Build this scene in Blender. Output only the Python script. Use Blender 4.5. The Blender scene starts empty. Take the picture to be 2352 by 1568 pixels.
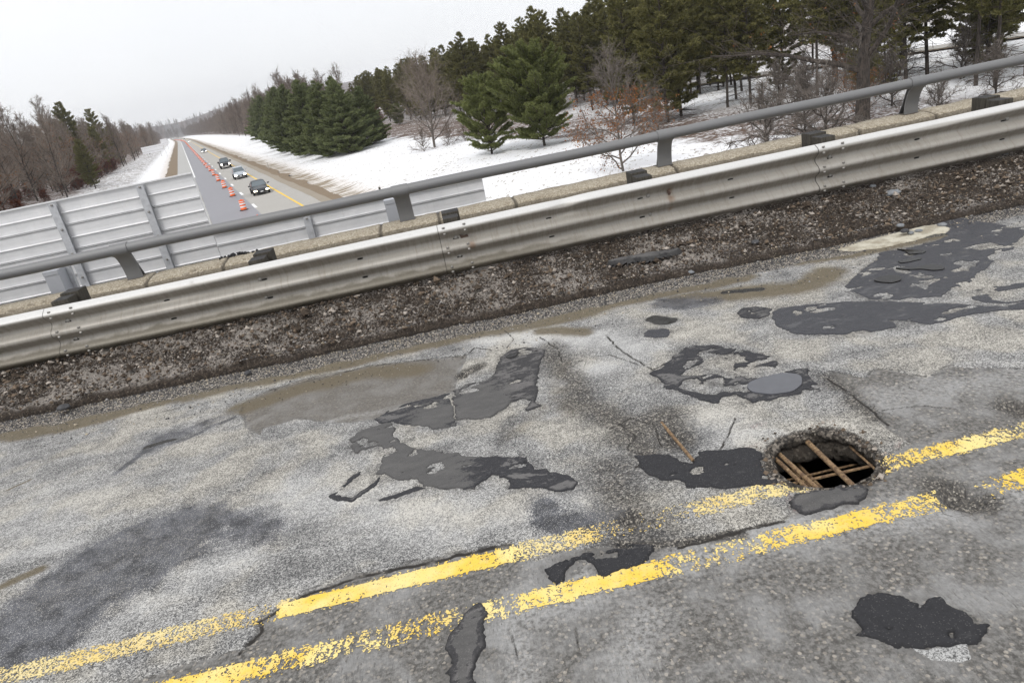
import bpy, math, random
import numpy as np
from mathutils import Matrix, Vector

# ------------------------------------------------------------------ camera, world, sun, exposure
sc = bpy.context.scene
COL = sc.collection
CAM_H = 2.0
def setup_camera():
    roll, head, f = math.atan(.2015), math.radians(3.5), 1600.0 / 2352 * 36
    pitch = math.atan(618.0 / 1600)
    fh = Vector((math.sin(head), math.cos(head), 0)); r = Vector((math.cos(head), -math.sin(head), 0)); z = Vector((0, 0, 1))
    fw = fh * math.cos(pitch) - z * math.sin(pitch); up = fh * math.sin(pitch) + z * math.cos(pitch)
    ix = r * math.cos(roll) - up * math.sin(roll); iy = r * math.sin(roll) + up * math.cos(roll)
    cd = bpy.data.cameras.new('camera'); cam = bpy.data.objects.new('camera', cd); COL.objects.link(cam)
    M = Matrix((ix, iy, -fw)).transposed().to_4x4(); M.translation = (0, 0, CAM_H)
    cam.matrix_world = M; cd.lens = f; cd.sensor_width = 36; cd.clip_start = .05; cd.clip_end = 9000
    sc.camera = cam
setup_camera()
SUN_EL, SUN_AZ = math.radians(52), math.radians(215)
w = bpy.data.worlds.new('World'); sc.world = w; w.use_nodes = True
wn = w.node_tree.nodes; wl = w.node_tree.links
bg = wn['Background']; bg.inputs['Strength'].default_value = .1
sky = wn.new('ShaderNodeTexSky'); sky.sky_type = 'NISHITA'; sky.sun_disc = False
sky.sun_elevation = SUN_EL; sky.sun_rotation = SUN_AZ
wt = wn.new('ShaderNodeTexCoord'); wz = wn.new('ShaderNodeTexNoise'); wz.inputs['Scale'].default_value = 2.2; wz.inputs['Detail'].default_value = 3
wl.new(wt.outputs['Generated'], wz.inputs['Vector'])
cl = wn.new('ShaderNodeValToRGB'); cl.color_ramp.elements[0].position = .3; cl.color_ramp.elements[0].color = (9.2, 9.25, 9.45, 1)
cl.color_ramp.elements[1].position = .7; cl.color_ramp.elements[1].color = (10.0, 10.0, 10.1, 1)
wl.new(wz.outputs['Fac'], cl.inputs['Fac'])
mx = wn.new('ShaderNodeMixRGB'); mx.inputs['Fac'].default_value = .9
wl.new(sky.outputs[0], mx.inputs[1]); wl.new(cl.outputs[0], mx.inputs[2]); wl.new(mx.outputs[0], bg.inputs['Color'])
sd = bpy.data.lights.new('sun', 'SUN'); sd.energy = 1.4; sd.angle = math.radians(14); sd.color = (1, .97, .93)
sun = bpy.data.objects.new('sun', sd); COL.objects.link(sun)
sv = Vector((math.sin(SUN_AZ) * math.cos(SUN_EL), math.cos(SUN_AZ) * math.cos(SUN_EL), math.sin(SUN_EL)))
sun.rotation_euler = (-sv).to_track_quat('-Z', 'Y').to_euler()
sc.view_settings.view_transform = 'Standard'; sc.view_settings.look = 'None'; sc.view_settings.gamma = 1
sc.view_settings.exposure = .24
sc.cycles.max_bounces = 4; sc.cycles.diffuse_bounces = 2; sc.cycles.glossy_bounces = 2; sc.cycles.transparent_max_bounces = 4
sc.cycles.use_adaptive_sampling = True; sc.cycles.adaptive_threshold = .02; sc.cycles.use_denoising = True; sc.cycles.denoiser = 'OPENIMAGEDENOISE'; sc.cycles.denoising_input_passes = 'RGB_ALBEDO_NORMAL'; sc.cycles.denoising_prefilter = 'ACCURATE'; sc.cycles.sample_clamp_indirect = 4
sc.cycles.volume_bounces = 0

# ------------------------------------------------------------------ traced outlines, metres on the deck (x along the bridge, y towards the far side)
PATCH = {
  'puddled': ([(2.874, 4.768), (3.162, 4.994), (3.456, 5.211), (3.515, 5.308), (3.677, 5.239), (3.878, 5.266), (3.969, 5.251), (4.139, 5.34), (4.248, 5.562), (4.379, 5.721), (4.542, 5.693), (4.571, 5.501), (4.615, 5.271), (4.653, 5.115), (4.843, 5.015), (4.744, 4.907), (4.505, 4.954), (4.389, 4.875), (4.208, 4.727), (4.09, 4.75), (3.974, 4.686), (3.945, 4.588), (3.803, 4.477), (3.687, 4.426), (3.581, 4.336), (3.445, 4.275), (3.374, 4.281), (3.227, 4.187), (3.072, 4.258), (2.977, 4.299), (2.881, 4.37), (2.841, 4.465), (2.847, 4.544), (2.828, 4.626)], [[(4.002, 4.973), (4.11, 4.985), (4.215, 4.953), (4.241, 4.88), (4.164, 4.838), (4.06, 4.869)], [(3.709, 4.718), (3.799, 4.741), (3.831, 4.65), (3.775, 4.579), (3.708, 4.559), (3.699, 4.51), (3.654, 4.529), (3.715, 4.632)]]),
  'long': ([(2.212, 4.595), (2.293, 4.615), (2.384, 4.581), (2.521, 4.544), (2.697, 4.461), (2.806, 4.402), (3.036, 4.208), (3.151, 4.086), (3.255, 3.985), (3.335, 3.884), (3.393, 3.827), (3.515, 3.822), (3.726, 3.806), (3.649, 3.722), (3.441, 3.738), (3.316, 3.788), (3.188, 3.812), (3.034, 3.815), (2.862, 3.817), (2.835, 3.9), (2.74, 4.019), (2.697, 3.89), (2.649, 3.884), (2.535, 3.91), (2.51, 3.939), (2.358, 3.977), (2.222, 4.048), (2.142, 4.131), (2.101, 4.225), (2.096, 4.323), (2.135, 4.468)], [[(2.296, 4.489), (2.333, 4.514), (2.36, 4.473), (2.333, 4.432), (2.296, 4.435)]]),
  'oval': ([(1.988, 4.725), (2.051, 4.776), (2.133, 4.755), (2.205, 4.696), (2.219, 4.628), (2.152, 4.53), (2.067, 4.515), (1.996, 4.55), (1.96, 4.62)], []),
  'arm': ([(3.361, 4.084), (3.462, 4.164), (3.556, 4.153), (3.77, 4.113), (3.959, 4.058), (3.89, 3.983), (3.703, 4.037), (3.548, 4.064), (3.45, 4.047), (3.419, 3.965), (3.452, 3.897), (3.55, 3.867), (3.523, 3.835), (3.398, 3.886), (3.329, 3.965), (3.328, 4.019)], []),
  'disc': ([(1.256, 4.719), (1.317, 4.762), (1.397, 4.741), (1.445, 4.684), (1.441, 4.622), (1.384, 4.564), (1.301, 4.567), (1.251, 4.634)], []),
  'ring': ([(1.079, 4.049), (1.162, 4.069), (1.306, 4.213), (1.416, 4.298), (1.499, 4.303), (1.61, 4.239), (1.713, 4.113), (1.797, 3.986), (1.852, 3.881), (1.834, 3.782), (1.781, 3.739), (1.725, 3.793), (1.658, 3.806), (1.613, 3.846), (1.582, 3.824), (1.566, 3.73), (1.584, 3.67), (1.706, 3.65), (1.887, 3.646), (1.943, 3.619), (1.902, 3.537), (1.899, 3.444), (1.852, 3.345), (1.811, 3.33), (1.742, 3.361), (1.566, 3.369), (1.47, 3.366), (1.472, 3.43), (1.443, 3.516), (1.339, 3.522), (1.32, 3.456), (1.285, 3.463), (1.24, 3.542), (1.186, 3.605), (1.156, 3.713), (1.061, 3.851), (1.109, 3.9), (1.105, 3.98)], [[(1.317, 4.019), (1.375, 4.098), (1.43, 4.085), (1.388, 4.02), (1.318, 3.978)], [(1.456, 4.166), (1.564, 4.129), (1.556, 4.032), (1.637, 3.969), (1.574, 3.829), (1.511, 3.711), (1.463, 3.789), (1.421, 3.838), (1.329, 3.87), (1.25, 3.911), (1.327, 3.973), (1.423, 3.999), (1.473, 4.068)], [(1.184, 3.746), (1.25, 3.828), (1.32, 3.819), (1.308, 3.738), (1.423, 3.65), (1.344, 3.653), (1.339, 3.568), (1.273, 3.626), (1.215, 3.681)]]),
  'wide': ([(0.692, 3.141), (0.803, 3.107), (0.883, 3.062), (0.899, 3.012), (0.906, 2.961), (0.956, 2.938), (1.008, 3.029), (1.096, 3.013), (1.2, 2.976), (1.27, 2.943), (1.304, 2.891), (1.258, 2.848), (1.248, 2.76), (1.258, 2.653), (1.247, 2.609), (1.129, 2.646), (0.993, 2.691), (0.847, 2.76), (0.838, 2.822), (0.763, 2.862), (0.715, 2.967), (0.704, 3.069)], []),
  'slab': ([(1.216, 2.476), (1.27, 2.524), (1.319, 2.517), (1.404, 2.513), (1.44, 2.529), (1.508, 2.516), (1.547, 2.499), (1.562, 2.446), (1.531, 2.407), (1.506, 2.392), (1.485, 2.37), (1.426, 2.382), (1.391, 2.39), (1.35, 2.376), (1.288, 2.369), (1.232, 2.365), (1.21, 2.391), (1.211, 2.428)], []),
  'corner': ([(1.111, 1.835), (1.168, 1.866), (1.251, 1.877), (1.313, 1.833), (1.333, 1.78), (1.385, 1.796), (1.431, 1.791), (1.424, 1.749), (1.454, 1.685), (1.434, 1.64), (1.492, 1.631), (1.458, 1.603), (1.39, 1.586), (1.3, 1.597), (1.23, 1.605), (1.179, 1.641), (1.134, 1.665), (1.099, 1.707), (1.052, 1.732), (1.097, 1.753)], [[(1.329, 1.635), (1.343, 1.656), (1.359, 1.654), (1.337, 1.628)]]),
  'tongue': ([(-0.237, 2.328), (-0.203, 2.321), (-0.179, 2.278), (-0.193, 2.166), (-0.202, 2.106), (-0.227, 2.047), (-0.25, 1.983), (-0.252, 1.93), (-0.253, 1.883), (-0.348, 1.912), (-0.34, 1.957), (-0.333, 2.002), (-0.354, 2.023), (-0.339, 2.046), (-0.341, 2.121), (-0.327, 2.211), (-0.293, 2.274)], []),
  'hook': ([(0.083, 2.439), (0.107, 2.426), (0.151, 2.449), (0.261, 2.464), (0.362, 2.494), (0.452, 2.475), (0.561, 2.418), (0.582, 2.43), (0.569, 2.384), (0.517, 2.343), (0.503, 2.319), (0.406, 2.316), (0.358, 2.305), (0.321, 2.285), (0.304, 2.296), (0.301, 2.345), (0.301, 2.384), (0.275, 2.439), (0.243, 2.445), (0.18, 2.399), (0.149, 2.343), (0.116, 2.322), (0.104, 2.359), (0.108, 2.396)], []),
  'upper': ([(0.163, 4.777), (0.216, 4.909), (0.288, 4.985), (0.399, 4.968), (0.519, 4.858), (0.503, 4.734), (0.44, 4.55), (0.383, 4.35), (0.368, 4.195), (0.317, 4.02), (0.339, 3.937), (0.246, 3.904), (0.237, 3.943), (0.288, 4.036), (0.244, 4.096), (0.179, 4.093), (0.138, 4.018), (0.071, 3.983), (0.013, 3.932), (-0.198, 4.004), (-0.205, 4.149), (-0.207, 4.35), (-0.187, 4.473), (-0.086, 4.529), (0.039, 4.502), (0.106, 4.594)], []),
  'middle': ([(-0.756, 4.309), (-0.655, 4.406), (-0.544, 4.451), (-0.409, 4.458), (-0.296, 4.451), (-0.217, 4.448), (-0.219, 4.305), (-0.208, 4.15), (-0.206, 4.008), (-0.201, 3.95), (-0.213, 3.923), (-0.344, 3.955), (-0.477, 4.054), (-0.605, 4.167), (-0.616, 4.187), (-0.701, 4.188), (-0.715, 4.253)], []),
  'sprawl': ([(-0.617, 4.157), (-0.6, 3.982), (-0.557, 3.877), (-0.497, 3.788), (-0.343, 3.657), (-0.222, 3.592), (-0.16, 3.535), (0.163, 3.368), (0.157, 3.335), (0.178, 3.24), (0.246, 3.176), (0.335, 3.104), (0.37, 3.011), (0.319, 2.95), (0.214, 3.003), (0.019, 3.101), (0.027, 3.16), (-0.011, 3.208), (-0.096, 3.229), (-0.132, 3.213), (-0.161, 3.17), (-0.304, 3.239), (-0.407, 3.315), (-0.477, 3.395), (-0.55, 3.444), (-0.634, 3.524), (-0.64, 3.544), (-0.667, 3.53), (-0.701, 3.562), (-0.681, 3.643), (-0.648, 3.78), (-0.667, 3.868), (-0.719, 3.913), (-0.808, 3.893), (-0.825, 3.862), (-0.861, 3.939), (-0.894, 4.08), (-0.869, 4.156), (-0.754, 4.191), (-0.626, 4.185)], []),
  'loop': ([(-0.964, 3.44), (-0.899, 3.511), (-0.818, 3.641), (-0.804, 3.644), (-0.81, 3.593), (-0.911, 3.45), (-0.815, 3.369), (-0.715, 3.482), (-0.671, 3.528), (-0.665, 3.486), (-0.761, 3.354), (-0.811, 3.32), (-0.894, 3.371)], []),
  'sliver': ([(-0.669, 3.292), (-0.591, 3.306), (-0.442, 3.334), (-0.407, 3.299), (-0.529, 3.272), (-0.625, 3.263)], []),
}
HOLE = [(1.329, 2.839), (1.347, 2.879), (1.387, 2.926), (1.439, 2.952), (1.491, 2.97), (1.542, 2.967), (1.592, 2.965), (1.64, 2.966), (1.699, 2.935), (1.722, 2.888), (1.742, 2.832), (1.749, 2.763), (1.742, 2.702), (1.731, 2.653), (1.709, 2.596), (1.675, 2.561), (1.633, 2.544), (1.583, 2.531), (1.539, 2.516), (1.46, 2.53), (1.427, 2.534), (1.371, 2.569), (1.33, 2.607), (1.307, 2.652), (1.296, 2.708), (1.303, 2.772)]
OVERLAY = [(-2.927, 2.463), (-1.67, 2.369), (-1.445, 2.385), (-1.194, 2.387), (-1.141, 2.48), (-1.176, 2.557), (-0.982, 2.67), (-0.745, 2.705), (-0.379, 2.685), (-0.031, 2.675), (0.063, 2.498), (0.207, 2.529), (0.358, 2.494), (0.672, 2.373), (0.984, 2.375), (1.141, 2.376), (1.267, 2.425), (1.568, 2.455), (1.787, 2.628), (1.936, 2.685), (1.949, 3.012), (2.006, 3.259), (2.016, 3.538), (2.14, 3.369), (2.265, 3.46), (2.411, 3.215), (2.601, 3.296), (2.864, 3.077), (3.739, 3.067), (5.975, 5.088), (5.059, 5.588), (1.91, 6.454), (-4.264, 6.205), (-5.263, 5.524)]
POND = [(-1.83, 4.953), (-1.824, 5.144), (-1.65, 5.298), (-1.379, 5.367), (-0.841, 5.332), (-0.376, 5.196), (-0.048, 5.092), (-0.118, 4.817), (-0.188, 4.457), (-0.328, 4.423), (-0.512, 4.414), (-0.719, 4.283), (-0.994, 4.375), (-1.327, 4.59), (-1.554, 4.568), (-1.549, 4.467), (-1.675, 4.627)]
SMEARS = [([(-2.649, 3.011), (-2.524, 3.089), (-2.515, 3.28), (-2.387, 3.393), (-2.204, 3.514), (-2.048, 3.618), (-1.818, 3.677), (-1.576, 3.621), (-1.333, 3.413), (-1.18, 3.232), (-1.284, 3.178), (-1.484, 3.255), (-1.63, 3.129), (-1.688, 2.967), (-1.866, 2.937), (-1.975, 2.9), (-2.024, 2.734), (-2.141, 2.655), (-2.321, 2.638), (-2.458, 2.681)], [[(-1.685, 3.314), (-1.617, 3.405), (-1.47, 3.387), (-1.403, 3.3), (-1.536, 3.275)]], 1.0), ([(0.107, 2.962), (0.191, 2.869), (0.254, 2.751), (0.416, 2.721), (0.386, 2.646), (0.23, 2.64), (0.118, 2.701), (0.115, 2.808)], [], 0.95), ([(1.52, 5.277), (1.767, 5.342), (1.988, 5.148), (1.965, 5.007), (1.717, 5.013), (1.54, 5.119)], [], 0.9), ([(-2.492, 4.599), (-2.456, 4.839), (-2.296, 4.934), (-2.091, 5.013), (-1.869, 5.05), (-1.82, 4.911), (-2.033, 4.804), (-2.146, 4.658), (-2.325, 4.552)], [], 0.7)]
PALE_STRIP = [(3.292, 5.571), (3.534, 5.636), (3.847, 5.657), (4.174, 5.674), (4.292, 5.621), (4.268, 5.47), (4.18, 5.394), (4.097, 5.439), (3.976, 5.401), (3.781, 5.388), (3.554, 5.394), (3.365, 5.461)]
REMNANT = [(1.192, 1.632), (1.231, 1.607), (1.3, 1.597), (1.365, 1.593), (1.351, 1.57), (1.337, 1.538), (1.297, 1.534), (1.254, 1.556), (1.22, 1.571), (1.207, 1.594), (1.199, 1.615)]
STROKES = {
  'smear': [([(-2.41, 2.874), (-2.294, 3.009), (-2.16, 3.136), (-1.999, 3.231), (-1.835, 3.278), (-1.685, 3.392)], 0.135, 1.0), ([(-2.294, 2.729), (-2.186, 2.828), (-2.09, 2.88)], 0.12, 0.85), ([(-1.997, 3.474), (-1.781, 3.553), (-1.546, 3.5), (-1.305, 3.281)], 0.07, 0.9), ([(-1.698, 3.281), (-1.5, 3.319), (-1.314, 3.325)], 0.05, 0.75), ([(-1.314, 3.325), (-1.07, 3.266), (-0.765, 3.264)], 0.02, 0.45), ([(-2.504, 4.398), (-2.41, 4.623), (-2.158, 4.696), (-1.865, 4.898)], 0.035, 0.75), ([(-2.432, 5.148), (-2.116, 5.101)], 0.03, 0.5), ([(-3.55, 4.894), (-3.39, 4.948), (-3.186, 4.918)], 0.05, 0.5), ([(0.173, 2.895), (0.142, 2.779), (0.211, 2.698), (0.308, 2.712)], 0.075, 0.95), ([(0.054, 2.832), (-0.031, 3.02)], 0.05, 0.3), ([(-2.583, 3.991), (-2.337, 4.188)], 0.05, 0.25), ([(-0.243, 4.272), (-0.337, 4.122)], 0.03, 0.2), ([(-0.584, 2.739), (-0.643, 2.698)], 0.02, 0.4), ([(1.613, 5.332), (1.902, 5.115)], 0.07, 0.7), ([(1.025, 5.22), (1.127, 4.934), (1.204, 4.731)], 0.06, 0.35), ([(2.388, 3.291), (2.69, 3.179), (2.937, 3.161)], 0.06, 0.35)],
  'wet': [([(-2.419, 4.69), (-2.237, 4.701)], 0.028, 1.0), ([(1.412, 4.951), (1.509, 4.83)], 0.07, 1.0), ([(1.464, 4.609), (1.531, 4.613)], 0.04, 0.5), ([(2.112, 5.179), (2.337, 5.105)], 0.05, 0.9), ([(0.239, 4.87), (0.307, 4.874)], 0.035, 0.9), ([(4.008, 5.431), (4.21, 5.407)], 0.05, 0.8), ([(-2.494, 5.334), (-2.358, 5.345)], 0.025, 0.6), ([(0.825, 5.137), (0.967, 4.989)], 0.05, 0.45)],
  'dirt': [([(-4.384, 5.765), (-3.537, 5.508), (-3.018, 5.523), (-2.507, 5.591), (-2.067, 5.572), (-1.621, 5.523), (-1.034, 5.495), (-0.52, 5.534), (-0.073, 5.515)], 0.13, 1.0), ([(-1.803, 5.054), (-1.351, 5.176), (-0.832, 5.189), (-0.448, 5.01)], 0.14, 0.8), ([(-0.073, 5.515), (0.444, 5.45), (0.814, 5.426), (1.29, 5.511), (1.825, 5.498), (2.339, 5.431)], 0.14, 0.95), ([(0.593, 5.239), (0.865, 5.005)], 0.1, 0.8), ([(1.731, 5.243), (2.181, 5.087), (2.639, 4.917), (2.917, 5.087)], 0.16, 0.9), ([(2.96, 5.5), (3.309, 5.422), (3.687, 5.397), (4.065, 5.373)], 0.12, 0.9), ([(0.462, 3.746), (0.502, 4.224), (0.586, 4.488)], 0.08, 0.3), ([(0.131, 3.707), (0.352, 3.895)], 0.1, 0.3), ([(-2.686, 3.307), (-2.592, 3.343), (-2.509, 3.384)], 0.04, 0.75), ([(-3.267, 4.536), (-3.152, 4.599)], 0.015, 0.8)],
  'dam': [([(0.559, 4.858), (0.586, 4.488), (0.58, 3.904), (0.728, 3.523), (0.778, 3.187)], 0.12, 0.62), ([(0.732, 3.359), (0.968, 3.458), (0.953, 3.201)], 0.13, 0.7), ([(0.551, 3.061), (0.54, 2.781), (0.53, 2.605), (0.57, 2.474)], 0.15, 0.55), ([(0.016, 4.825), (-0.123, 4.736)], 0.05, 0.9), ([(1.972, 3.464), (1.952, 3.172), (1.941, 2.964)], 0.07, 0.6), ([(0.153, 3.873), (0.067, 3.627)], 0.07, 0.4), ([(-0.612, 3.681), (-0.708, 3.527)], 0.03, 0.2), ([(0.512, 2.613), (0.549, 2.667)], 0.05, 1.0), ([(1.843, 2.302), (1.892, 2.214)], 0.09, 1.0), ([(1.832, 4.319), (1.91, 4.093)], 0.05, 0.2), ([(2.533, 2.811), (2.57, 2.741)], 0.08, 0.7), ([(0.433, 2.48), (0.682, 2.4), (0.933, 2.349)], 0.03, 0.8)],
  'pale': [([(-2.954, 4.096), (-2.698, 3.899), (-2.57, 4.083)], 0.2, 0.35), ([(0.133, 5.328), (0.414, 5.25), (0.575, 4.943), (0.963, 4.84), (1.078, 4.532)], 0.12, 0.9), ([(0.682, 4.351), (0.843, 4.256)], 0.09, 0.9), ([(1.04, 4.299), (1.239, 4.431)], 0.1, 0.5), ([(-1.167, 3.585), (-0.596, 3.134), (-0.263, 2.923)], 0.16, 0.5), ([(0.515, 4.291), (0.515, 4.144)], 0.035, 0.9), ([(-2.86, 3.626), (-2.609, 3.61), (-2.425, 3.58)], 0.05, 0.5), ([(-1.834, 2.851), (-1.562, 2.97), (-1.362, 3.029)], 0.1, 0.4), ([(-0.049, 2.874), (0.343, 2.863)], 0.08, 0.5), ([(1.226, 3.327), (1.273, 3.096)], 0.12, 0.5), ([(3.454, 6.01), (3.828, 5.92), (4.181, 5.698)], 0.02, 1.0)],
  'cpale': [([(-0.035, 2.232), (0.539, 2.321), (1.294, 2.299), (2.093, 2.195)], 0.12, 0.6), ([(0.314, 1.888), (0.44, 2.021)], 0.1, 0.5), ([(1.764, 3.107), (2.265, 3.117), (2.829, 3.037)], 0.12, 0.4), ([(-1.061, 4.435), (-0.451, 4.417), (-0.19, 4.421)], 0.04, 0.9), ([(-0.07, 2.244), (-0.086, 1.894)], 0.06, 0.5)],
  'crack': [([(0.293, 5.439), (0.334, 5.198), (0.261, 5.044)], 0.004, 1.0), ([(-0.048, 5.092), (0.013, 5.199), (0.142, 5.07)], 0.006, 1.0), ([(1.004, 4.863), (1.029, 4.474), (1.126, 4.091), (1.234, 4.143)], 0.006, 1.0), ([(0.714, 4.495), (0.936, 4.488), (1.071, 4.201)], 0.004, 1.0), ([(0.536, 5.118), (0.619, 4.82), (0.601, 4.563)], 0.005, 1.0), ([(-1.65, 5.298), (-0.841, 5.332), (-0.376, 5.196), (-0.048, 5.092)], 0.005, 1.0), ([(1.972, 3.464), (1.982, 3.101), (1.957, 2.882)], 0.007, 1.0), ([(0.672, 2.373), (0.984, 2.375), (1.141, 2.376)], 0.006, 1.0), ([(2.019, 3.028), (2.215, 2.979), (2.323, 2.87)], 0.003, 1.0), ([(-0.033, 2.66), (-0.379, 2.672), (-0.744, 2.689), (-0.98, 2.655), (-1.173, 2.542)], 0.009, 1.0), ([(1.33, 3.275), (1.091, 2.948)], 0.004, 1.0), ([(0.728, 3.523), (0.776, 3.338), (0.693, 3.227), (0.772, 3.095), (0.68, 3.025)], 0.005, 1.0), ([(0.662, 3.473), (0.811, 3.538), (0.9, 3.41), (0.876, 3.189)], 0.004, 1.0), ([(-0.099, 2.156), (-0.087, 1.996)], 0.003, 1.0), ([(0.146, 2.074), (0.134, 1.946)], 0.003, 1.0), ([(-1.21, 2.38), (-1.141, 2.48), (-1.152, 2.535)], 0.008, 1.0)],
  'red': [([(1.341, 3.138), (1.42, 3.15)], 0.02, 0.5), ([(1.211, 2.96), (1.305, 2.962)], 0.015, 0.5), ([(1.872, 2.672), (1.911, 2.697)], 0.012, 0.7), ([(1.245, 2.557), (1.218, 2.428)], 0.015, 0.5)],
}
DENTS = [((0.526, 2.624), 0.06, 0.02), ((1.875, 2.254), 0.11, 0.035), ((1.454, 4.869), 0.09, 0.012), ((0.932, 3.211), 0.1, 0.02), ((0.542, 4.276), 0.09, 0.01), ((0.857, 4.249), 0.0001, 0), ((2.551, 2.751), 0.1, 0.02), ((-0.126, 4.696), 0.06, 0.02)]
PUDDLES = [[(3.07, 4.719), (3.136, 4.758), (3.229, 4.757), (3.263, 4.672), (3.217, 4.599), (3.134, 4.587), (3.093, 4.646)], [(3.357, 4.886), (3.428, 4.804), (3.525, 4.779), (3.603, 4.772), (3.617, 4.679), (3.575, 4.617), (3.505, 4.639), (3.471, 4.719), (3.388, 4.778), (3.345, 4.836)], [(3.451, 4.992), (3.535, 5.003), (3.636, 4.977), (3.613, 4.923), (3.508, 4.919), (3.444, 4.934)], [(3.637, 5.279), (3.691, 5.178), (3.767, 5.082), (3.714, 5.04), (3.615, 5.086), (3.641, 5.155)], [(1.525, 3.57), (1.582, 3.622), (1.699, 3.636), (1.797, 3.63), (1.863, 3.555), (1.81, 3.447), (1.727, 3.385), (1.612, 3.403), (1.524, 3.479)], [(0.225, 4.837), (0.264, 4.897), (0.33, 4.88), (0.308, 4.813), (0.25, 4.795)]]
ROCKS = [((4.449, 6.51), 0.11), ((4.462, 6.865), 0.05), ((3.487, 5.919), 0.05), ((2.597, 5.798), 0.045), ((2.047, 5.798), 0.05), ((3.895, 5.54), 0.055), ((3.934, 5.516), 0.04), ((4.031, 5.55), 0.045), ((3.953, 5.682), 0.05), ((4.269, 5.57), 0.055), ((-2.986, 7.034), 0.12), ((-1.916, 5.741), 0.05), ((-3.494, 5.811), 0.08), ((2.753, 6.002), 0.06), ((5.998, 6.941), 0.05), ((3.701, 5.757), 0.03)]

# ------------------------------------------------------------------ helpers
rng = np.random.default_rng(7); random.seed(7)
_lat = np.random.default_rng(3).random((256, 256))
def vnoise(x, y, s, o=0):
    x = np.asarray(x, float) * s + o * 17.31; y = np.asarray(y, float) * s + o * 9.77
    xi = np.floor(x).astype(int); yi = np.floor(y).astype(int); fx = x - xi; fy = y - yi
    fx = fx * fx * (3 - 2 * fx); fy = fy * fy * (3 - 2 * fy)
    a = _lat[xi & 255, yi & 255]; b = _lat[(xi + 1) & 255, yi & 255]; c = _lat[xi & 255, (yi + 1) & 255]; d = _lat[(xi + 1) & 255, (yi + 1) & 255]
    return (a + (b - a) * fx) * (1 - fy) + (c + (d - c) * fx) * fy
def fbm(x, y, s, n=4, o=0):
    t = 0; a = 1; tot = 0
    for k in range(n): t = t + a * vnoise(x, y, s * 2.03 ** k, o + k * 3.7); tot += a; a *= .5
    return t / tot
def sstep(a, b, x):
    t = np.clip((x - a) / (b - a), 0, 1); return t * t * (3 - 2 * t)
def seg_dist(x, y, pts, closed=False):
    P = np.array(pts, float); n = len(P); d = np.full(x.shape, 1e9)
    for i in range(n if closed else n - 1):
        a = P[i]; b = P[(i + 1) % n]; ab = b - a; L = max(ab @ ab, 1e-9)
        t = np.clip(((x - a[0]) * ab[0] + (y - a[1]) * ab[1]) / L, 0, 1)
        d = np.minimum(d, (x - a[0] - t * ab[0]) ** 2 + (y - a[1] - t * ab[1]) ** 2)
    return np.sqrt(d)
def sdf(x, y, pts, margin=.4):
    """signed distance, positive inside; far from the outline it is just -margin"""
    out = np.full(x.shape, -margin); P = np.array(pts, float)
    m = (x > P[:, 0].min() - margin) & (x < P[:, 0].max() + margin) & (y > P[:, 1].min() - margin) & (y < P[:, 1].max() + margin)
    if not m.any(): return out
    xs, ys = x[m], y[m]; d = seg_dist(xs, ys, pts, True); ins = np.zeros(xs.shape, bool); n = len(P)
    for i in range(n):
        a = P[i]; b = P[(i + 1) % n]
        if a[1] == b[1]: continue
        c = ((a[1] > ys) != (b[1] > ys)) & (xs < (b[0] - a[0]) * (ys - a[1]) / (b[1] - a[1]) + a[0]); ins ^= c
    out[m] = np.where(ins, d, -d); return out

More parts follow.
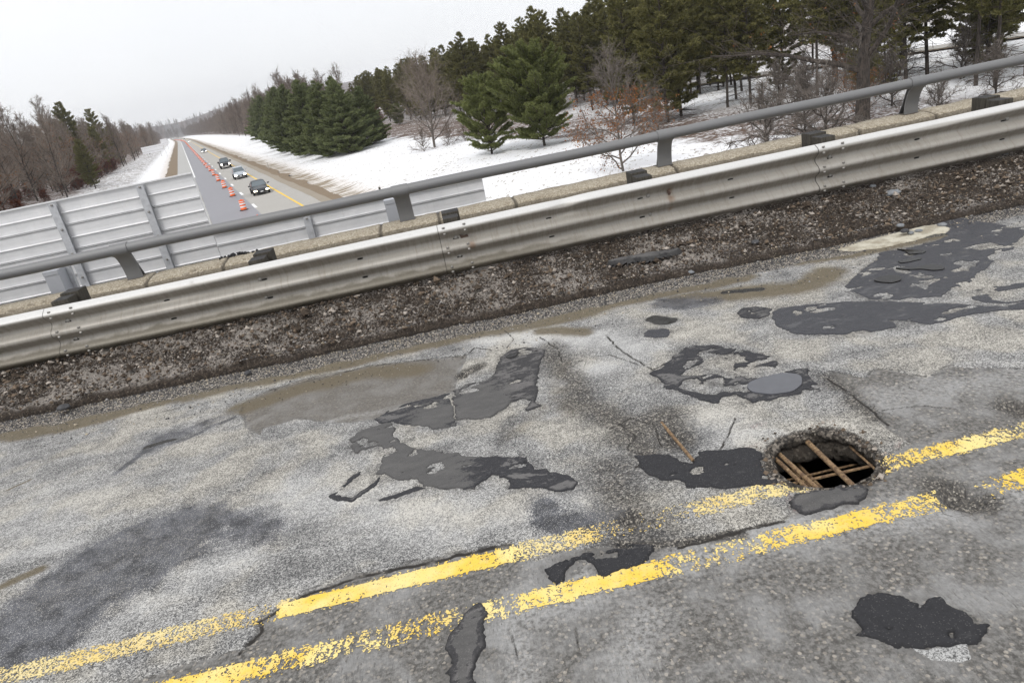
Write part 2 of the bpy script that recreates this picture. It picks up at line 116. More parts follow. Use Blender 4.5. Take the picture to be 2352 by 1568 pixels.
class NT:
    """tiny node builder"""
    def __init__(s, name):
        s.m = bpy.data.materials.new(name); s.m.use_nodes = True; s.t = s.m.node_tree; s.n = s.t.nodes; s.l = s.t.links
        s.b = s.n['Principled BSDF']; s.pos = s.n.new('ShaderNodeNewGeometry').outputs['Position']; s.tc = s.n.new('ShaderNodeTexCoord').outputs['Object']
    def put(s, sock, v):
        if isinstance(v, bpy.types.NodeSocket): s.l.new(v, sock)
        elif isinstance(v, (tuple, list)) and len(v) == 3 and sock.type == 'RGBA': sock.default_value = (*v, 1)
        elif sock.type == 'RGBA' and isinstance(v, (int, float)): sock.default_value = (v, v, v, 1)
        else: sock.default_value = v
    def attr(s, name, out='Fac'):
        a = s.n.new('ShaderNodeAttribute'); a.attribute_name = name; return a.outputs[out]
    def math(s, op, a, b=0.0, c=None):
        m = s.n.new('ShaderNodeMath'); m.operation = op; s.put(m.inputs[0], a); s.put(m.inputs[1], b)
        if c is not None: s.put(m.inputs[2], c)
        return m.outputs[0]
    def mul(s, a, b): return s.math('MULTIPLY', a, b)
    def add(s, a, b): return s.math('ADD', a, b)
    def vec(s, v, sc_=(1, 1, 1), rot=(0, 0, 0)):
        m = s.n.new('ShaderNodeMapping'); m.inputs['Scale'].default_value = sc_; m.inputs['Rotation'].default_value = rot; s.l.new(v, m.inputs[0]); return m.outputs[0]
    def noise(s, scale, detail=3, v=None, rough=.55, dist=0):
        m = s.n.new('ShaderNodeTexNoise'); s.l.new(v or s.tc, m.inputs['Vector']); m.inputs['Scale'].default_value = scale
        m.inputs['Detail'].default_value = detail; m.inputs['Roughness'].default_value = rough; m.inputs['Distortion'].default_value = dist; return m.outputs['Fac']
    def voro(s, scale, v=None, out='Color', feat='F1', rnd=1):
        m = s.n.new('ShaderNodeTexVoronoi'); m.feature = feat; s.l.new(v or s.tc, m.inputs['Vector']); m.inputs['Scale'].default_value = scale
        m.inputs['Randomness'].default_value = rnd; return m.outputs[out]
    def sep(s, c, k=0):
        m = s.n.new('ShaderNodeSeparateColor'); s.l.new(c, m.inputs[0]); return m.outputs[k]
    def ramp(s, f, stops, interp='LINEAR'):
        m = s.n.new('ShaderNodeValToRGB'); r = m.color_ramp; r.interpolation = interp
        while len(r.elements) < len(stops): r.elements.new(.5)
        for e, (p, c) in zip(r.elements, stops):
            e.position = p; e.color = (c, c, c, 1) if isinstance(c, (int, float)) else (*c, 1)
        s.put(m.inputs[0], f); return m.outputs[0]
    def step(s, x, a, b):
        m = s.n.new('ShaderNodeMapRange'); m.interpolation_type = 'SMOOTHSTEP'; s.put(m.inputs[0], x); m.inputs[1].default_value = a; m.inputs[2].default_value = b; return m.outputs[0]
    def mix(s, f, a, b, mode='MIX'):
        m = s.n.new('ShaderNodeMixRGB'); m.blend_type = mode; s.put(m.inputs[0], f); s.put(m.inputs[1], a); s.put(m.inputs[2], b); return m.outputs[0]
    def bump(s, h, strength=.5, dist=.01, prev=None):
        m = s.n.new('ShaderNodeBump'); m.inputs['Strength'].default_value = strength; m.inputs['Distance'].default_value = dist
        s.l.new(h, m.inputs['Height'])
        if prev is not None: s.l.new(prev, m.inputs['Normal'])
        return m.outputs[0]
    def done(s, color=None, rough=None, normal=None, metal=None, spec=None):
        i = s.b.inputs
        if color is not None: s.put(i['Base Color'], color)
        if rough is not None: s.put(i['Roughness'], rough)
        if normal is not None: s.put(i['Normal'], normal)
        if metal is not None: s.put(i['Metallic'], metal)
        if spec is not None: s.put(i['Specular IOR Level'], spec)
        return s.m
def plain(name, c, rough=.6, metal=0, var=.15, scale=8, bump=0, spec=.5):
    t = NT(name); n = t.noise(scale, 4)
    col = t.mix(t.ramp(n, [(.3, 0), (.7, 1)]), tuple(v * (1 - var) for v in c), tuple(min(1, v * (1 + var)) for v in c))
    return t.done(col, rough, t.bump(n, bump, .01) if bump else None, metal, spec)
def emit(name, c, e):
    t = NT(name); t.done(c, .3); t.put(t.b.inputs['Emission Color'], c); t.b.inputs['Emission Strength'].default_value = e; return t.m

def tag(o, label=None, cat=None, group=None, kind=None):
    if label: o['label'] = label
    if cat: o['category'] = cat
    if group: o['group'] = group
    if kind: o['kind'] = kind
    return o
def link(name, me, parent=None, mats=None):
    o = bpy.data.objects.new(name, me); COL.objects.link(o)
    if parent is not None: o.parent = parent
    for m in (mats or []): me.materials.append(m)
    return o
def empty(name, loc, label=None, cat=None, group=None, rz=0):
    o = bpy.data.objects.new(name, None); COL.objects.link(o); o.location = loc; o.rotation_euler = (0, 0, rz); o.empty_display_size = .2
    return tag(o, label, cat, group)
def npmesh(name, V, F, smooth=False, attrs=None, midx=None):
    V = np.ascontiguousarray(V, dtype=np.float32); F = np.ascontiguousarray(F, dtype=np.int32); k = F.shape[1]
    me = bpy.data.meshes.new(name); me.vertices.add(len(V)); me.vertices.foreach_set('co', V.ravel())
    me.loops.add(F.size); me.loops.foreach_set('vertex_index', F.ravel()); me.polygons.add(len(F))
    me.polygons.foreach_set('loop_start', np.arange(0, F.size, k, dtype=np.int32))
    me.polygons.foreach_set('use_smooth', np.full(len(F), smooth))
    if midx is not None: me.polygons.foreach_set('material_index', np.ascontiguousarray(midx, dtype=np.int32))
    for an, av in (attrs or {}).items():
        a = me.attributes.new(an, 'FLOAT', 'POINT'); a.data.foreach_set('value', np.ascontiguousarray(av, dtype=np.float32))
    me.update(calc_edges=True); return me
def grid_faces(nx, ny):
    i = np.arange(nx * ny).reshape(ny, nx)
    return np.stack([i[:-1, :-1], i[:-1, 1:], i[1:, 1:], i[1:, :-1]], -1).reshape(-1, 4)
def used(V, F, at=None):
    u, inv = np.unique(F, return_inverse=True); return V[u], inv.reshape(F.shape), ({k: v[u] for k, v in at.items()} if at else None)
class MB:
    """collects quads / tris into one mesh (python lists)"""
    def __init__(s): s.v = []; s.f = []; s.mi = []
    def add(s, V, F, mi=0):
        o = len(s.v); s.v += [tuple(p) for p in V]; s.f += [tuple(i + o for i in f) for f in F]; s.mi += [mi] * len(F); return s
    def box(s, c, d, mi=0, rot=None, bev=0, taper=1):
        x, y, z = (k / 2 for k in d); P = []
        for sz in (-1, 1):
            t = taper if sz > 0 else 1
            for sx, sy in ((-1, -1), (1, -1), (1, 1), (-1, 1)): P.append(Vector((sx * x * t, sy * y * t, sz * z)))
        if rot is not None: P = [rot @ p for p in P]
        P = [p + Vector(c) for p in P]
        return s.add(P, [(3, 2, 1, 0), (4, 5, 6, 7), (0, 1, 5, 4), (1, 2, 6, 5), (2, 3, 7, 6), (3, 0, 4, 7)], mi)
    def tube(s, pts, r, n=10, mi=0, caps=True):
        pts = [Vector(p) for p in pts]; R = r if isinstance(r, (list, tuple)) else [r] * len(pts); V = []; F = []
        for i, p in enumerate(pts):
            d = (pts[min(i + 1, len(pts) - 1)] - pts[max(i - 1, 0)]).normalized()
            a = d.cross(Vector((0, 0, 1)) if abs(d.z) < .9 else Vector((1, 0, 0))).normalized(); b = d.cross(a)
            for k in range(n): V.append(p + (a * math.cos(2 * math.pi * k / n) + b * math.sin(2 * math.pi * k / n)) * R[i])
        for i in range(len(pts) - 1):
            for k in range(n): F.append((i * n + k, i * n + (k + 1) % n, (i + 1) * n + (k + 1) % n, (i + 1) * n + k))
        if caps: F += [tuple(reversed(range(n))), tuple(range((len(pts) - 1) * n, len(pts) * n))]
        return s.add(V, F, mi)
    def lathe(s, prof, n=20, c=(0, 0, 0), mi=0, axis='z'):
        V = []; F = []
        for r, z in prof:
            for k in range(n):
                a = 2 * math.pi * k / n
                p = (r * math.cos(a), r * math.sin(a), z) if axis == 'z' else (r * math.cos(a), z, r * math.sin(a))
                V.append((p[0] + c[0], p[1] + c[1], p[2] + c[2]))
        for i in range(len(prof) - 1):
            for k in range(n):
                q = (i * n + k, i * n + (k + 1) % n, (i + 1) * n + (k + 1) % n, (i + 1) * n + k)
                F.append(q if axis == 'z' else q[::-1])
        return s.add(V, F, mi)
    def prism(s, poly, a, b, axis='x', mi=0):
        n = len(poly); mk = {'x': lambda p, t: (t, p[0], p[1]), 'y': lambda p, t: (p[0], t, p[1]), 'z': lambda p, t: (p[0], p[1], t)}[axis]
        V = [mk(p, a) for p in poly] + [mk(p, b) for p in poly]
        F = [tuple(reversed(range(n))), tuple(range(n, 2 * n))] + [(i, (i + 1) % n, n + (i + 1) % n, n + i) for i in range(n)]
        return s.add(V, F, mi)
    def build(s, name, mats, parent=None, smooth=False, bevel=0):
        me = bpy.data.meshes.new(name); me.from_pydata(s.v, [], s.f); 
        mats = mats if isinstance(mats, (list, tuple)) else [mats]
        for m in mats: me.materials.append(m)
        me.polygons.foreach_set('material_index', s.mi)
        if smooth is True: me.polygons.foreach_set('use_smooth', [True] * len(s.f))
        import bmesh as bm_
        b = bm_.new(); b.from_mesh(me); bm_.ops.recalc_face_normals(b, faces=b.faces)
        if bevel: bm_.ops.bevel(b, geom=[e for e in b.edges if len(e.link_faces) == 2 and e.calc_face_angle(0) > .6], offset=bevel, segments=2, affect='EDGES', profile=.6)
        b.to_mesh(me); b.free(); me.update()
        if smooth == 'auto': me.polygons.foreach_set('use_smooth', [True] * len(me.polygons)); me.set_sharp_from_angle(angle=.7)
        return link(name, me, parent)
def copy_tree(o, parent=None):
    c = o.copy(); COL.objects.link(c)
    if parent is not None: c.parent = parent; c.matrix_parent_inverse = o.matrix_parent_inverse
    for ch in list(o.children): copy_tree(ch, c)
    return c
# ------------------------------------------------------------------ bridge deck
def soil_edge(x): return 5.80 - .028 * (x - 0.5) + .10 * (fbm(x, x * 0, 2.2, 4, 5) - .5) + .06 * (fbm(x, x * 0, 9, 3, 6) - .5)
def overlay_sdf(x, y): return sdf(x + .05 * (fbm(x, y, 6, 4, 1) - .5), y + .05 * (fbm(x, y, 6, 4, 2) - .5), OVERLAY, 3.0)
def pond_sdf(x, y): return sdf(x + .05 * (fbm(x, y, 7, 4, 3) - .5), y + .05 * (fbm(x, y, 7, 4, 4) - .5), POND)
def hole_sdf(x, y): return sdf(x + .03 * (fbm(x, y, 14, 3, 8) - .5), y + .03 * (fbm(x, y, 14, 3, 9) - .5), HOLE)
def stroke(kind, x, y, warp=.10, ws=5, soft=1.5):
    o = {'smear': 11, 'wet': 12, 'dirt': 13, 'dam': 14, 'pale': 15, 'cpale': 16, 'crack': 17, 'red': 18}[kind]
    xx = x + warp * (fbm(x, y, ws, 4, o) - .5); yy = y + warp * (fbm(x, y, ws, 4, o + .5) - .5); out = np.zeros(x.shape)
    for pts, r, a in STROKES[kind]:
        P = np.array(pts); R = r * soft * 1.5 + .02
        m = (xx > P[:, 0].min() - R) & (xx < P[:, 0].max() + R) & (yy > P[:, 1].min() - R) & (yy < P[:, 1].max() + R)
        if not m.any(): continue
        d = seg_dist(xx[m], yy[m], pts); out[m] = np.maximum(out[m], a * (1 - sstep(0 if kind != 'wet' else r * .3, r * soft * (1.5 if kind in ('smear', 'pale', 'dam') else 1.15), d)))
    return out
def deck_height(x, y, ovl=None, pnd=None, hs=None, dam=None, crk=None):
    ovl = overlay_sdf(x, y) if ovl is None else ovl; pnd = pond_sdf(x, y) if pnd is None else pnd
    hs = hole_sdf(x, y) if hs is None else hs; dam = stroke('dam', x, y) if dam is None else dam
    z = .007 * sstep(-.004, .010, ovl) * (1 - sstep(-.004, .010, pnd)) + .004 * (fbm(x, y, 2.2, 3, 31) - .5)
    z -= dam * (.012 * fbm(x, y, 22, 3, 33) + .004 * fbm(x, y, 90, 2, 34))
    for (cx, cy), r, d in DENTS:
        if d > 0:
            q = np.hypot(x - cx, (y - cy)) * (1 + .5 * (fbm(x, y, 9, 3, 35) - .5)) / r
            z -= 1.4 * d * (1 - sstep(.35, 1.0, q)) * (.7 + .6 * fbm(x, y, 30, 3, 36))
    z -= .030 * sstep(-.11, -.01, hs) * (.3 + 1.0 * fbm(x, y, 28, 4, 37)) ** 1.3
    return z
xs = np.concatenate([np.arange(-5.6, -3.1, .02), np.arange(-3.1, 3.4, .010), np.arange(3.4, 7.0, .018)])
ys = np.concatenate([np.arange(1.0, 3.7, .0085), np.arange(3.7, 6.1, .014)])
X, Y = np.meshgrid(xs, ys); X = X.ravel(); Y = Y.ravel()
A = dict(ovl=overlay_sdf(X, Y), pond=pond_sdf(X, Y), hole=hole_sdf(X, Y))
for k in ('smear', 'wet', 'dirt', 'dam', 'pale', 'cpale', 'red'): A[k] = stroke(k, X, Y)
c = np.full(X.shape, .2); Xw = X + .02 * (fbm(X, Y, 25, 3, 41) - .5); Yw = Y + .02 * (fbm(X, Y, 25, 3, 42) - .5)
for pts, r, a in STROKES['crack']:
    P = np.array(pts); m = (Xw > P[:, 0].min() - .1) & (Xw < P[:, 0].max() + .1) & (Yw > P[:, 1].min() - .1) & (Yw < P[:, 1].max() + .1)
    if m.any(): c[m] = np.minimum(c[m], seg_dist(Xw[m], Yw[m], pts) - r + .004)
A['crack'] = c
ha = np.full(X.shape, -.4); wx = X + .07 * (fbm(X, Y, 12, 5, 47) - .5); wy = Y + .07 * (fbm(X, Y, 12, 5, 48) - .5)
for kk, (pts, hh_) in PATCH.items():
    d = sdf(wx, wy, pts, .12); ha = np.maximum(ha, d)
A['halo'] = sstep(-.07, .01, ha) * sstep(.35, .62, fbm(X, Y, 10, 4, 49))
for pts, hs_, a in SMEARS:
    wx = X + .22 * (fbm(X, Y, 4, 5, 44) - .5); wy = Y + .22 * (fbm(X, Y, 4, 5, 45) - .5); d = sdf(wx, wy, pts, .5)
    for h in hs_: d = np.minimum(d, -sdf(wx, wy, h, .5))
    A['smear'] = np.maximum(A['smear'], a * (.55 * sstep(-.22, .02, d) + .45 * sstep(-.03, .12, d)) * (.68 + .70 * fbm(X, Y * 1.8, 5, 5, 46)))
A['grit'] = sstep(soil_edge(X) - .42, soil_edge(X) - .16, Y + .10 * (fbm(X, Y, 9, 4, 43) - .5))
Z = deck_height(X, Y, A['ovl'], A['pond'], A['hole'], A['dam']) - .006 * (1 - sstep(0, .012, c))
F = grid_faces(len(xs), len(ys)); F = F[~(A['hole'][F] > -.012).all(1)]
V = np.stack([X, Y, Z], 1); V, F, A = used(V, F, A)

t = NT('worn_deck_concrete')
O, PD, HS = t.attr('ovl'), t.attr('pond'), t.attr('hole')
smear, wet, dirt, dam, pale, cpale, crack, red, grit = (t.attr(k) for k in ('smear', 'wet', 'dirt', 'dam', 'pale', 'cpale', 'crack', 'red', 'grit'))
n1 = t.noise(1.6, 4); n8 = t.noise(9, 5); n40 = t.noise(45, 4, rough=.7); n150 = t.noise(170, 3, rough=.75); n3 = t.noise(3.2, 5, dist=.6)
v_s = t.sep(t.voro(330)); v_m = t.sep(t.voro(130)); v_l = t.sep(t.voro(60), 1)
# chip seal: pale stones in dark binder
st_ = t.add(t.mul(v_s, .62), t.mul(v_m, .38))
dens = t.add(t.add(t.mul(n1, .50), t.mul(n8, .30)), t.add(t.mul(n3, .38), t.mul(t.noise(4, 5, t.vec(t.tc, (.30, 1.5, 1), (0, 0, .35)), rough=.65), .50)))
dens = t.add(dens, t.add(t.mul(pale, .16), t.mul(dam, -.26)))
thr = t.math('SUBTRACT', st_, t.math('SUBTRACT', 1.32, dens))
chip = t.ramp(t.add(thr, .5), [(.12, (.045, .045, .047)), (.38, (.13, .13, .13)), (.52, (.26, .256, .246)), (.70, (.40, .395, .38)), (.92, (.60, .595, .58))])
chip = t.mix(t.step(t.add(n1, t.mul(t.math('SUBTRACT', n3, .5), .5)), .42, .62), chip, (.97, .935, .865), 'MULTIPLY')
chip = t.mix(t.mul(pale, .30), chip, (.70, .70, .69))
# bare grooved concrete
grv = t.noise(1, 4, t.vec(t.tc, (105, 17, 85)), rough=.7); grv2 = t.noise(1, 2, t.vec(t.tc, (60, 16, 60)))
pd = t.voro(62, out='Distance'); peb = t.mul(t.step(pd, .50, .38), t.step(v_l, .20, .30)); v_c = t.sep(t.voro(62), 2)
agg = t.ramp(v_c, [(0, (.060, .055, .05)), (.3, (.12, .11, .10)), (.6, (.22, .20, .175)), (.88, (.33, .295, .25)), (1, (.52, .47, .40))])
con = t.mix(t.mul(peb, .55), t.mix(t.step(n40, .35, .65), (.070, .067, .062), (.215, .208, .196)), agg)
con = t.mix(t.mul(t.step(t.add(n3, t.mul(n8, .4)), .62, .88), .62), con, t.mix(n150, (.22, .22, .218), (.42, .42, .415)))
con = t.mix(t.mul(cpale, t.step(n40, .25, .65)), con, (.46, .46, .455))
pits = t.mul(t.step(t.add(grv, t.mul(n40, .25)), .72, .82), t.step(n3, .42, .62))
fs = t.noise(1, 3, t.vec(t.tc, (190, 34, 190)), rough=.7); con = t.mix(t.mul(t.step(fs, .56, .66), .42), con, (.060, .057, .052)); con = t.mix(t.mul(t.step(fs, .40, .30), .35), con, (.38, .375, .36)); con = t.mix(t.mul(pits, .75), con, (.050, .047, .042)); con = t.mix(t.mul(t.step(grv2, .4, .7), .22), con, (.15, .14, .125))
con = t.mix(t.mul(t.step(n150, .62, .72), .6), con, (.05, .047, .043))
# which one
ovm = t.mul(t.step(t.add(O, t.mul(t.math('SUBTRACT', n40, .5), .03)), -.003, .003), t.math('SUBTRACT', 1, t.step(t.add(PD, t.mul(t.math('SUBTRACT', n40, .5), .02)), -.002, .004)))
base = t.mix(ovm, con, chip)
pondc = t.step(PD, -.002, .05)
base = t.mix(t.mul(pondc, .45), base, (.115, .098, .075))
hl = t.attr('halo'); base = t.mix(t.mul(t.mul(hl, t.step(n40, .35, .6)), .62), base, (.075, .070, .066))
# dark edge of the overlay
edge = t.math('SUBTRACT', 1, t.step(t.math('ABSOLUTE', t.add(O, -.008)), .0, .012))
base = t.mix(t.mul(t.mul(edge, t.step(n8, .42, .62)), .75), base, (.05, .048, .047))
ce = t.voro(11, t.vec(t.add(0, 0) if 0 else t.tc, (1, 1, 1)), 'Distance', 'DISTANCE_TO_EDGE'); ce2 = t.voro(26, out='Distance', feat='DISTANCE_TO_EDGE')
net = t.mul(t.math('SUBTRACT', 1, t.step(t.add(ce, t.mul(t.math('SUBTRACT', n40, .5), .10)), .012, .035)), t.step(t.add(n3, t.mul(dam, .35)), .66, .78))
net = t.add(net, t.mul(t.math('SUBTRACT', 1, t.step(t.add(ce2, t.mul(t.math('SUBTRACT', n40, .5), .12)), .02, .06)), t.step(dam, .25, .6)))
base = t.mix(t.mul(t.math('MINIMUM', net, 1), .75), base, (.040, .036, .032))
# dirt, damage, smears
base = t.mix(t.mul(t.step(t.add(dirt, t.mul(n8, .5)), .32, .95), .86), base, t.mix(n40, (.060, .047, .026), (.17, .135, .078)))
dk = t.ramp(t.add(t.mul(v_m, .6), t.mul(n150, .4)), [(.25, (.022, .020, .019)), (.6, (.08, .073, .064)), (.74, (.22, .20, .17)), (.86, (.55, .51, .44))])
base = t.mix(t.mul(t.step(t.add(dam, t.add(t.mul(n40, .45), t.mul(n8, .45))), .62, 1.25), .85), base, dk)
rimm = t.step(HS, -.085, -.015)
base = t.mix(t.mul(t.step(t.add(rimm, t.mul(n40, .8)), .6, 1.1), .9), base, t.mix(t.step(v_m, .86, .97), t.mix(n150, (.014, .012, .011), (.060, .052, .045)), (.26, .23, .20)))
sm = t.step(t.math('SUBTRACT', t.mul(smear, 1.50), t.add(t.mul(v_s, .60), t.add(t.mul(n40, .30), t.mul(n8, .35)))), -.02, .24)
sm = t.mul(sm, t.math('SUBTRACT', 1, t.mul(t.step(t.add(v_s, t.mul(n8, .35)), .98, 1.08), .6)))
base = t.mix(t.mul(sm, .93), base, t.mix(t.step(t.add(t.mul(n8, .7), t.mul(n40, .4)), .38, .68), (.014, .015, .019), (.082, .085, .098)))
gs = t.ramp(t.add(t.mul(v_m, .75), t.mul(n150, .25)), [(.3, (.028, .027, .028)), (.6, (.075, .07, .068)), (.75, (.30, .27, .23)), (.85, (.62, .56, .47))])
base = t.mix(t.step(t.add(grit, t.mul(n40, .5)), .6, .95), base, gs)
ck = t.math('SUBTRACT', 1, t.step(t.add(crack, t.mul(t.math('SUBTRACT', n150, .5), .010)), .002, .009))
base = t.mix(t.mul(ck, t.step(n8, .3, .5)), base, (.028, .025, .022))
base = t.mix(t.mul(red, t.step(n150, .5, .7)), base, (.35, .05, .05))
wt_ = t.step(t.add(wet, t.mul(n40, .3)), .55, .95)
base = t.mix(wt_, base, (.010, .009, .007))
h = t.add(t.mul(v_m, .6), t.add(t.mul(n150, .5), t.mul(pits, -1.0)))
nrm = t.bump(h, .55, .006)
rough = t.mix(wt_, t.mix(sm, t.mix(pondc, .88, .5), .42), .05)
M_deck = t.done(base, rough, nrm, spec=.4)
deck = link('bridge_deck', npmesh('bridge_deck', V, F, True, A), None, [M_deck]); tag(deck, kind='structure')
# the same deck further out, as coarse sheets just below the fine one
mb = MB()
mb.box((0, -3.6, -.12), (60, 9.2, .2)); mb.box((-17.7, 3.5, -.12), (24.2, 5, .2)); mb.box((18.5, 3.5, -.12), (23.0, 5, .2)); mb.box((0, 7.15, -.12), (60, 2.1, .2))
ap = plain('plain_deck_concrete', (.25, .245, .235), .9, var=.2, scale=3, bump=.2)
far = mb.build('bridge_deck_sheet', ap); tag(far, kind='structure')
# void under the slab, girders
und = MB(); und.box((0, 3.5, -1.10), (60, 9, .12)); und.box((0, 8.17, -.65), (60, .12, 1.1)); und.box((0, -1.0, -.65), (60, .12, 1.1))
for gx in (.9, 2.3): und.box((gx, 3.0, -.75), (.35, 5, .6))
g_ = und.build('bridge_girders', plain('dirty_soffit_concrete', (.10, .095, .09), .95, var=.4, scale=6)); tag(g_, kind='structure')

# ------------------------------------------------------------------ the hole through the deck
hole = empty('pothole', (1.55, 2.72, 0), 'deep hole broken right through the deck with rusty rebar crossing it', 'pothole')
def resample(pts, n):
    P = np.array(pts + [pts[0]]); L = np.r_[0, np.cumsum(np.hypot(*np.diff(P, axis=0).T))]; s = np.linspace(0, L[-1], n, endpoint=False)
    return np.stack([np.interp(s, L, P[:, 0]), np.interp(s, L, P[:, 1])], 1)
Hp = resample(HOLE, 320); ctr = Hp.mean(0)
d_ = np.roll(Hp, -2, 0) - np.roll(Hp, 2, 0); nn = np.stack([d_[:, 1], -d_[:, 0]], 1); nn /= np.linalg.norm(nn, axis=1)[:, None] + 1e-9
if ((nn * (Hp - ctr)).sum() < 0): nn = -nn
rings = []
prof = [(.050, -.010), (.036, .002), (.022, .001), (.012, -.005), (.006, -.014), (.002, -.026), (.006, -.038), (.014, -.05), (.030, -.065), (.024, -.085), (.040, -.11), (.05, -.135), (.07, -.16), (.11, -.18), (.16, -.215)]
far_w = np.clip((Hp[:, 1] - ctr[1]) / .2, 0, 1)
ang = np.arctan2(Hp[:, 1] - ctr[1], Hp[:, 0] - ctr[0])
for k, (o, z) in enumerate(prof):
    nz = fbm(Hp[:, 0] * 1 + k * .021, Hp[:, 1] + k * .037, 26, 4, 51) - .5; nz2 = fbm(Hp[:, 0] + k * .05, Hp[:, 1], 9, 2, 52) - .5
    oo = o + (.060 if k > 3 else .022) * nz + (-.07 * far_w * sstep(-.05, -.15, np.full(len(Hp), z)) if k > 6 else 0) + (.03 * nz2 if k > 4 else 0)
    q = Hp + nn * oo[:, None]; zz = z + (.02 if k > 2 else .004) * nz
    if k <= 2: zz = zz + deck_height(q[:, 0], q[:, 1]) + .001
    rings.append(np.stack([q[:, 0], q[:, 1], zz if np.ndim(zz) else np.full(len(q), zz)], 1))
n = len(Hp); V = np.concatenate(rings); F = []
for k in range(len(prof) - 1):
    i = np.arange(n); j = (i + 1) % n; F.append(np.stack([k * n + i, k * n + j, (k + 1) * n + j, (k + 1) * n + i], 1))
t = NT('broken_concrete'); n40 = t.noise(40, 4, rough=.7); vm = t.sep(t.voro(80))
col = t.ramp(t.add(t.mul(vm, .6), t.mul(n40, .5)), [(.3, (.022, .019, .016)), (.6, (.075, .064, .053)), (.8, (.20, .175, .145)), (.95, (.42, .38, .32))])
zb = t.n.new('ShaderNodeSeparateXYZ'); t.l.new(t.tc, zb.inputs[0]); col = t.mix(t.mul(t.step(zb.outputs[2], -.012, -.05), .80), col, t.mix(n40, (.012, .010, .008), (.060, .048, .036)))  # wall colour darkens with depth: shade inside the hole painted in
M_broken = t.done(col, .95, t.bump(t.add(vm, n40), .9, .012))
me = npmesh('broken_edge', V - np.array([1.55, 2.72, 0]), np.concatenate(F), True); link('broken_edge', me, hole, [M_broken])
t = NT('rusty_steel'); n_ = t.noise(60, 5, rough=.7); r2 = t.noise(1, 2, t.vec(t.tc, (20, 170, 20)))
col = t.ramp(n_, [(.3, (.075, .045, .028)), (.48, (.20, .125, .070)), (.6, (.33, .22, .11)), (.75, (.42, .35, .27))])
M_rust = t.done(col, .85, t.bump(t.add(n_, t.step(r2, .45, .55)), .8, .004))
def rebar(p, q, r, lab=None):
    p = Vector(p); q = Vector(q); m = MB(); N = max(8, int((q - p).length / .011)); pts = [p.lerp(q, i / N) for i in range(N + 1)]
    m.tube([v - Vector((1.55, 2.72, 0)) for v in pts], [r * (1.0 if i % 2 else 1.13) for i in range(N + 1)], 10)
    o = m.build('rebar', M_rust, hole, smooth=True)
    if lab: o['label'] = lab
rebar((1.396, 3.03, -.050), (1.424, 2.42, -.05), .0105); rebar((1.370, 3.02, -.064), (1.392, 2.42, -.062), .0105)
rebar((1.578, 3.03, -.050), (1.562, 2.42, -.05), .0125); 
rebar((1.20, 2.708, -.077), (1.84, 2.695, -.078), .0072, 'thin rusty bar lying across the others')
rebar((1.755, 3.0, -.070), (1.735, 2.5, -.070), .006)
rebar((1.545, 3.1, -.205), (1.54, 2.35, -.205), .008); rebar((1.500, 3.1, -.21), (1.51, 2.35, -.21), .007)
rebar((1.14, 2.90, -.195), (1.95, 2.89, -.195), .006)
sr = MB(); pa = Vector((.953, 3.42, -.006)); pb = Vector((.957, 2.945, .022)); N = 40
sr.tube([pa.lerp(pb, i / N) for i in range(N + 1)], [.0085 * (1.0 if i % 2 else 1.12) for i in range(N + 1)], 10)
o = sr.build('rebar', M_rust, smooth=True); tag(o, 'single rusty rebar lying bare on the cracked road surface left of the hole', 'rebar')

# ------------------------------------------------------------------ asphalt patches, each a slab of its own
def patch_mat(name, dark, worn, amt, rough=.62):
    t = NT(name); n3 = t.noise(5.5, 6, t.vec(t.tc, (.7, 1.3, 1)), rough=.68, dist=.8); n40 = t.noise(55, 4, rough=.7); n150 = t.noise(190, 3, rough=.7); v = t.sep(t.voro(330)); E_ = t.attr('edge'); n12 = t.noise(16, 4, t.vec(t.tc, (.5, 1.5, 1)), rough=.7)
    c = t.mix(n40, tuple(k * .55 for k in dark), tuple(k * 1.5 for k in dark))
    wm = t.step(t.add(n3, t.add(t.mul(t.math('SUBTRACT', n40, .5), .22), t.mul(t.math('SUBTRACT', n12, .5), .35))), .60 - amt, .66 - amt)
    c = t.mix(t.mul(t.mul(wm, t.step(E_, .004, .03)), .85), c, t.mix(n150, tuple(k * .55 for k in worn), tuple(k * 1.4 for k in worn)))
    wr = t.attr('wear'); wmask = t.step(t.add(wr, t.add(t.mul(t.math('SUBTRACT', n12, .5), 1.5), t.mul(t.math('SUBTRACT', n40, .5), .9))), .35, .55)
    c = t.mix(t.mul(wmask, .85), c, t.mix(n12, t.mix(n150, (.038, .037, .037), (.10, .097, .094)), t.mix(n150, (.075, .073, .071), (.20, .195, .19))))
    c = t.mix(t.mul(t.step(v, .95, .99), .30), c, (.30, .29, .27))
    c = t.mix(t.mul(t.step(n150, .60, .70), .6), c, (.013, .013, .014))
    c = t.mix(t.mul(t.math('SUBTRACT', 1, t.step(E_, .001, .010)), .5), c, (.014, .014, .015))
    return t.done(c, t.mix(wm, rough, rough + .2), t.bump(t.add(t.mul(n12, .8), t.add(n40, t.mul(n150, .8))), .7, .005), spec=.25)
PM = {'dark': patch_mat('fresh_asphalt', (.026, .026, .029), (.060, .060, .062), -.03), 'mid': patch_mat('weathered_asphalt', (.033, .033, .037), (.165, .160, .157), .07),
      'grey': patch_mat('worn_grey_asphalt', (.042, .041, .043), (.165, .158, .155), .12), 'wet': patch_mat('damp_asphalt', (.046, .047, .054), (.105, .106, .112), .02, .42)}
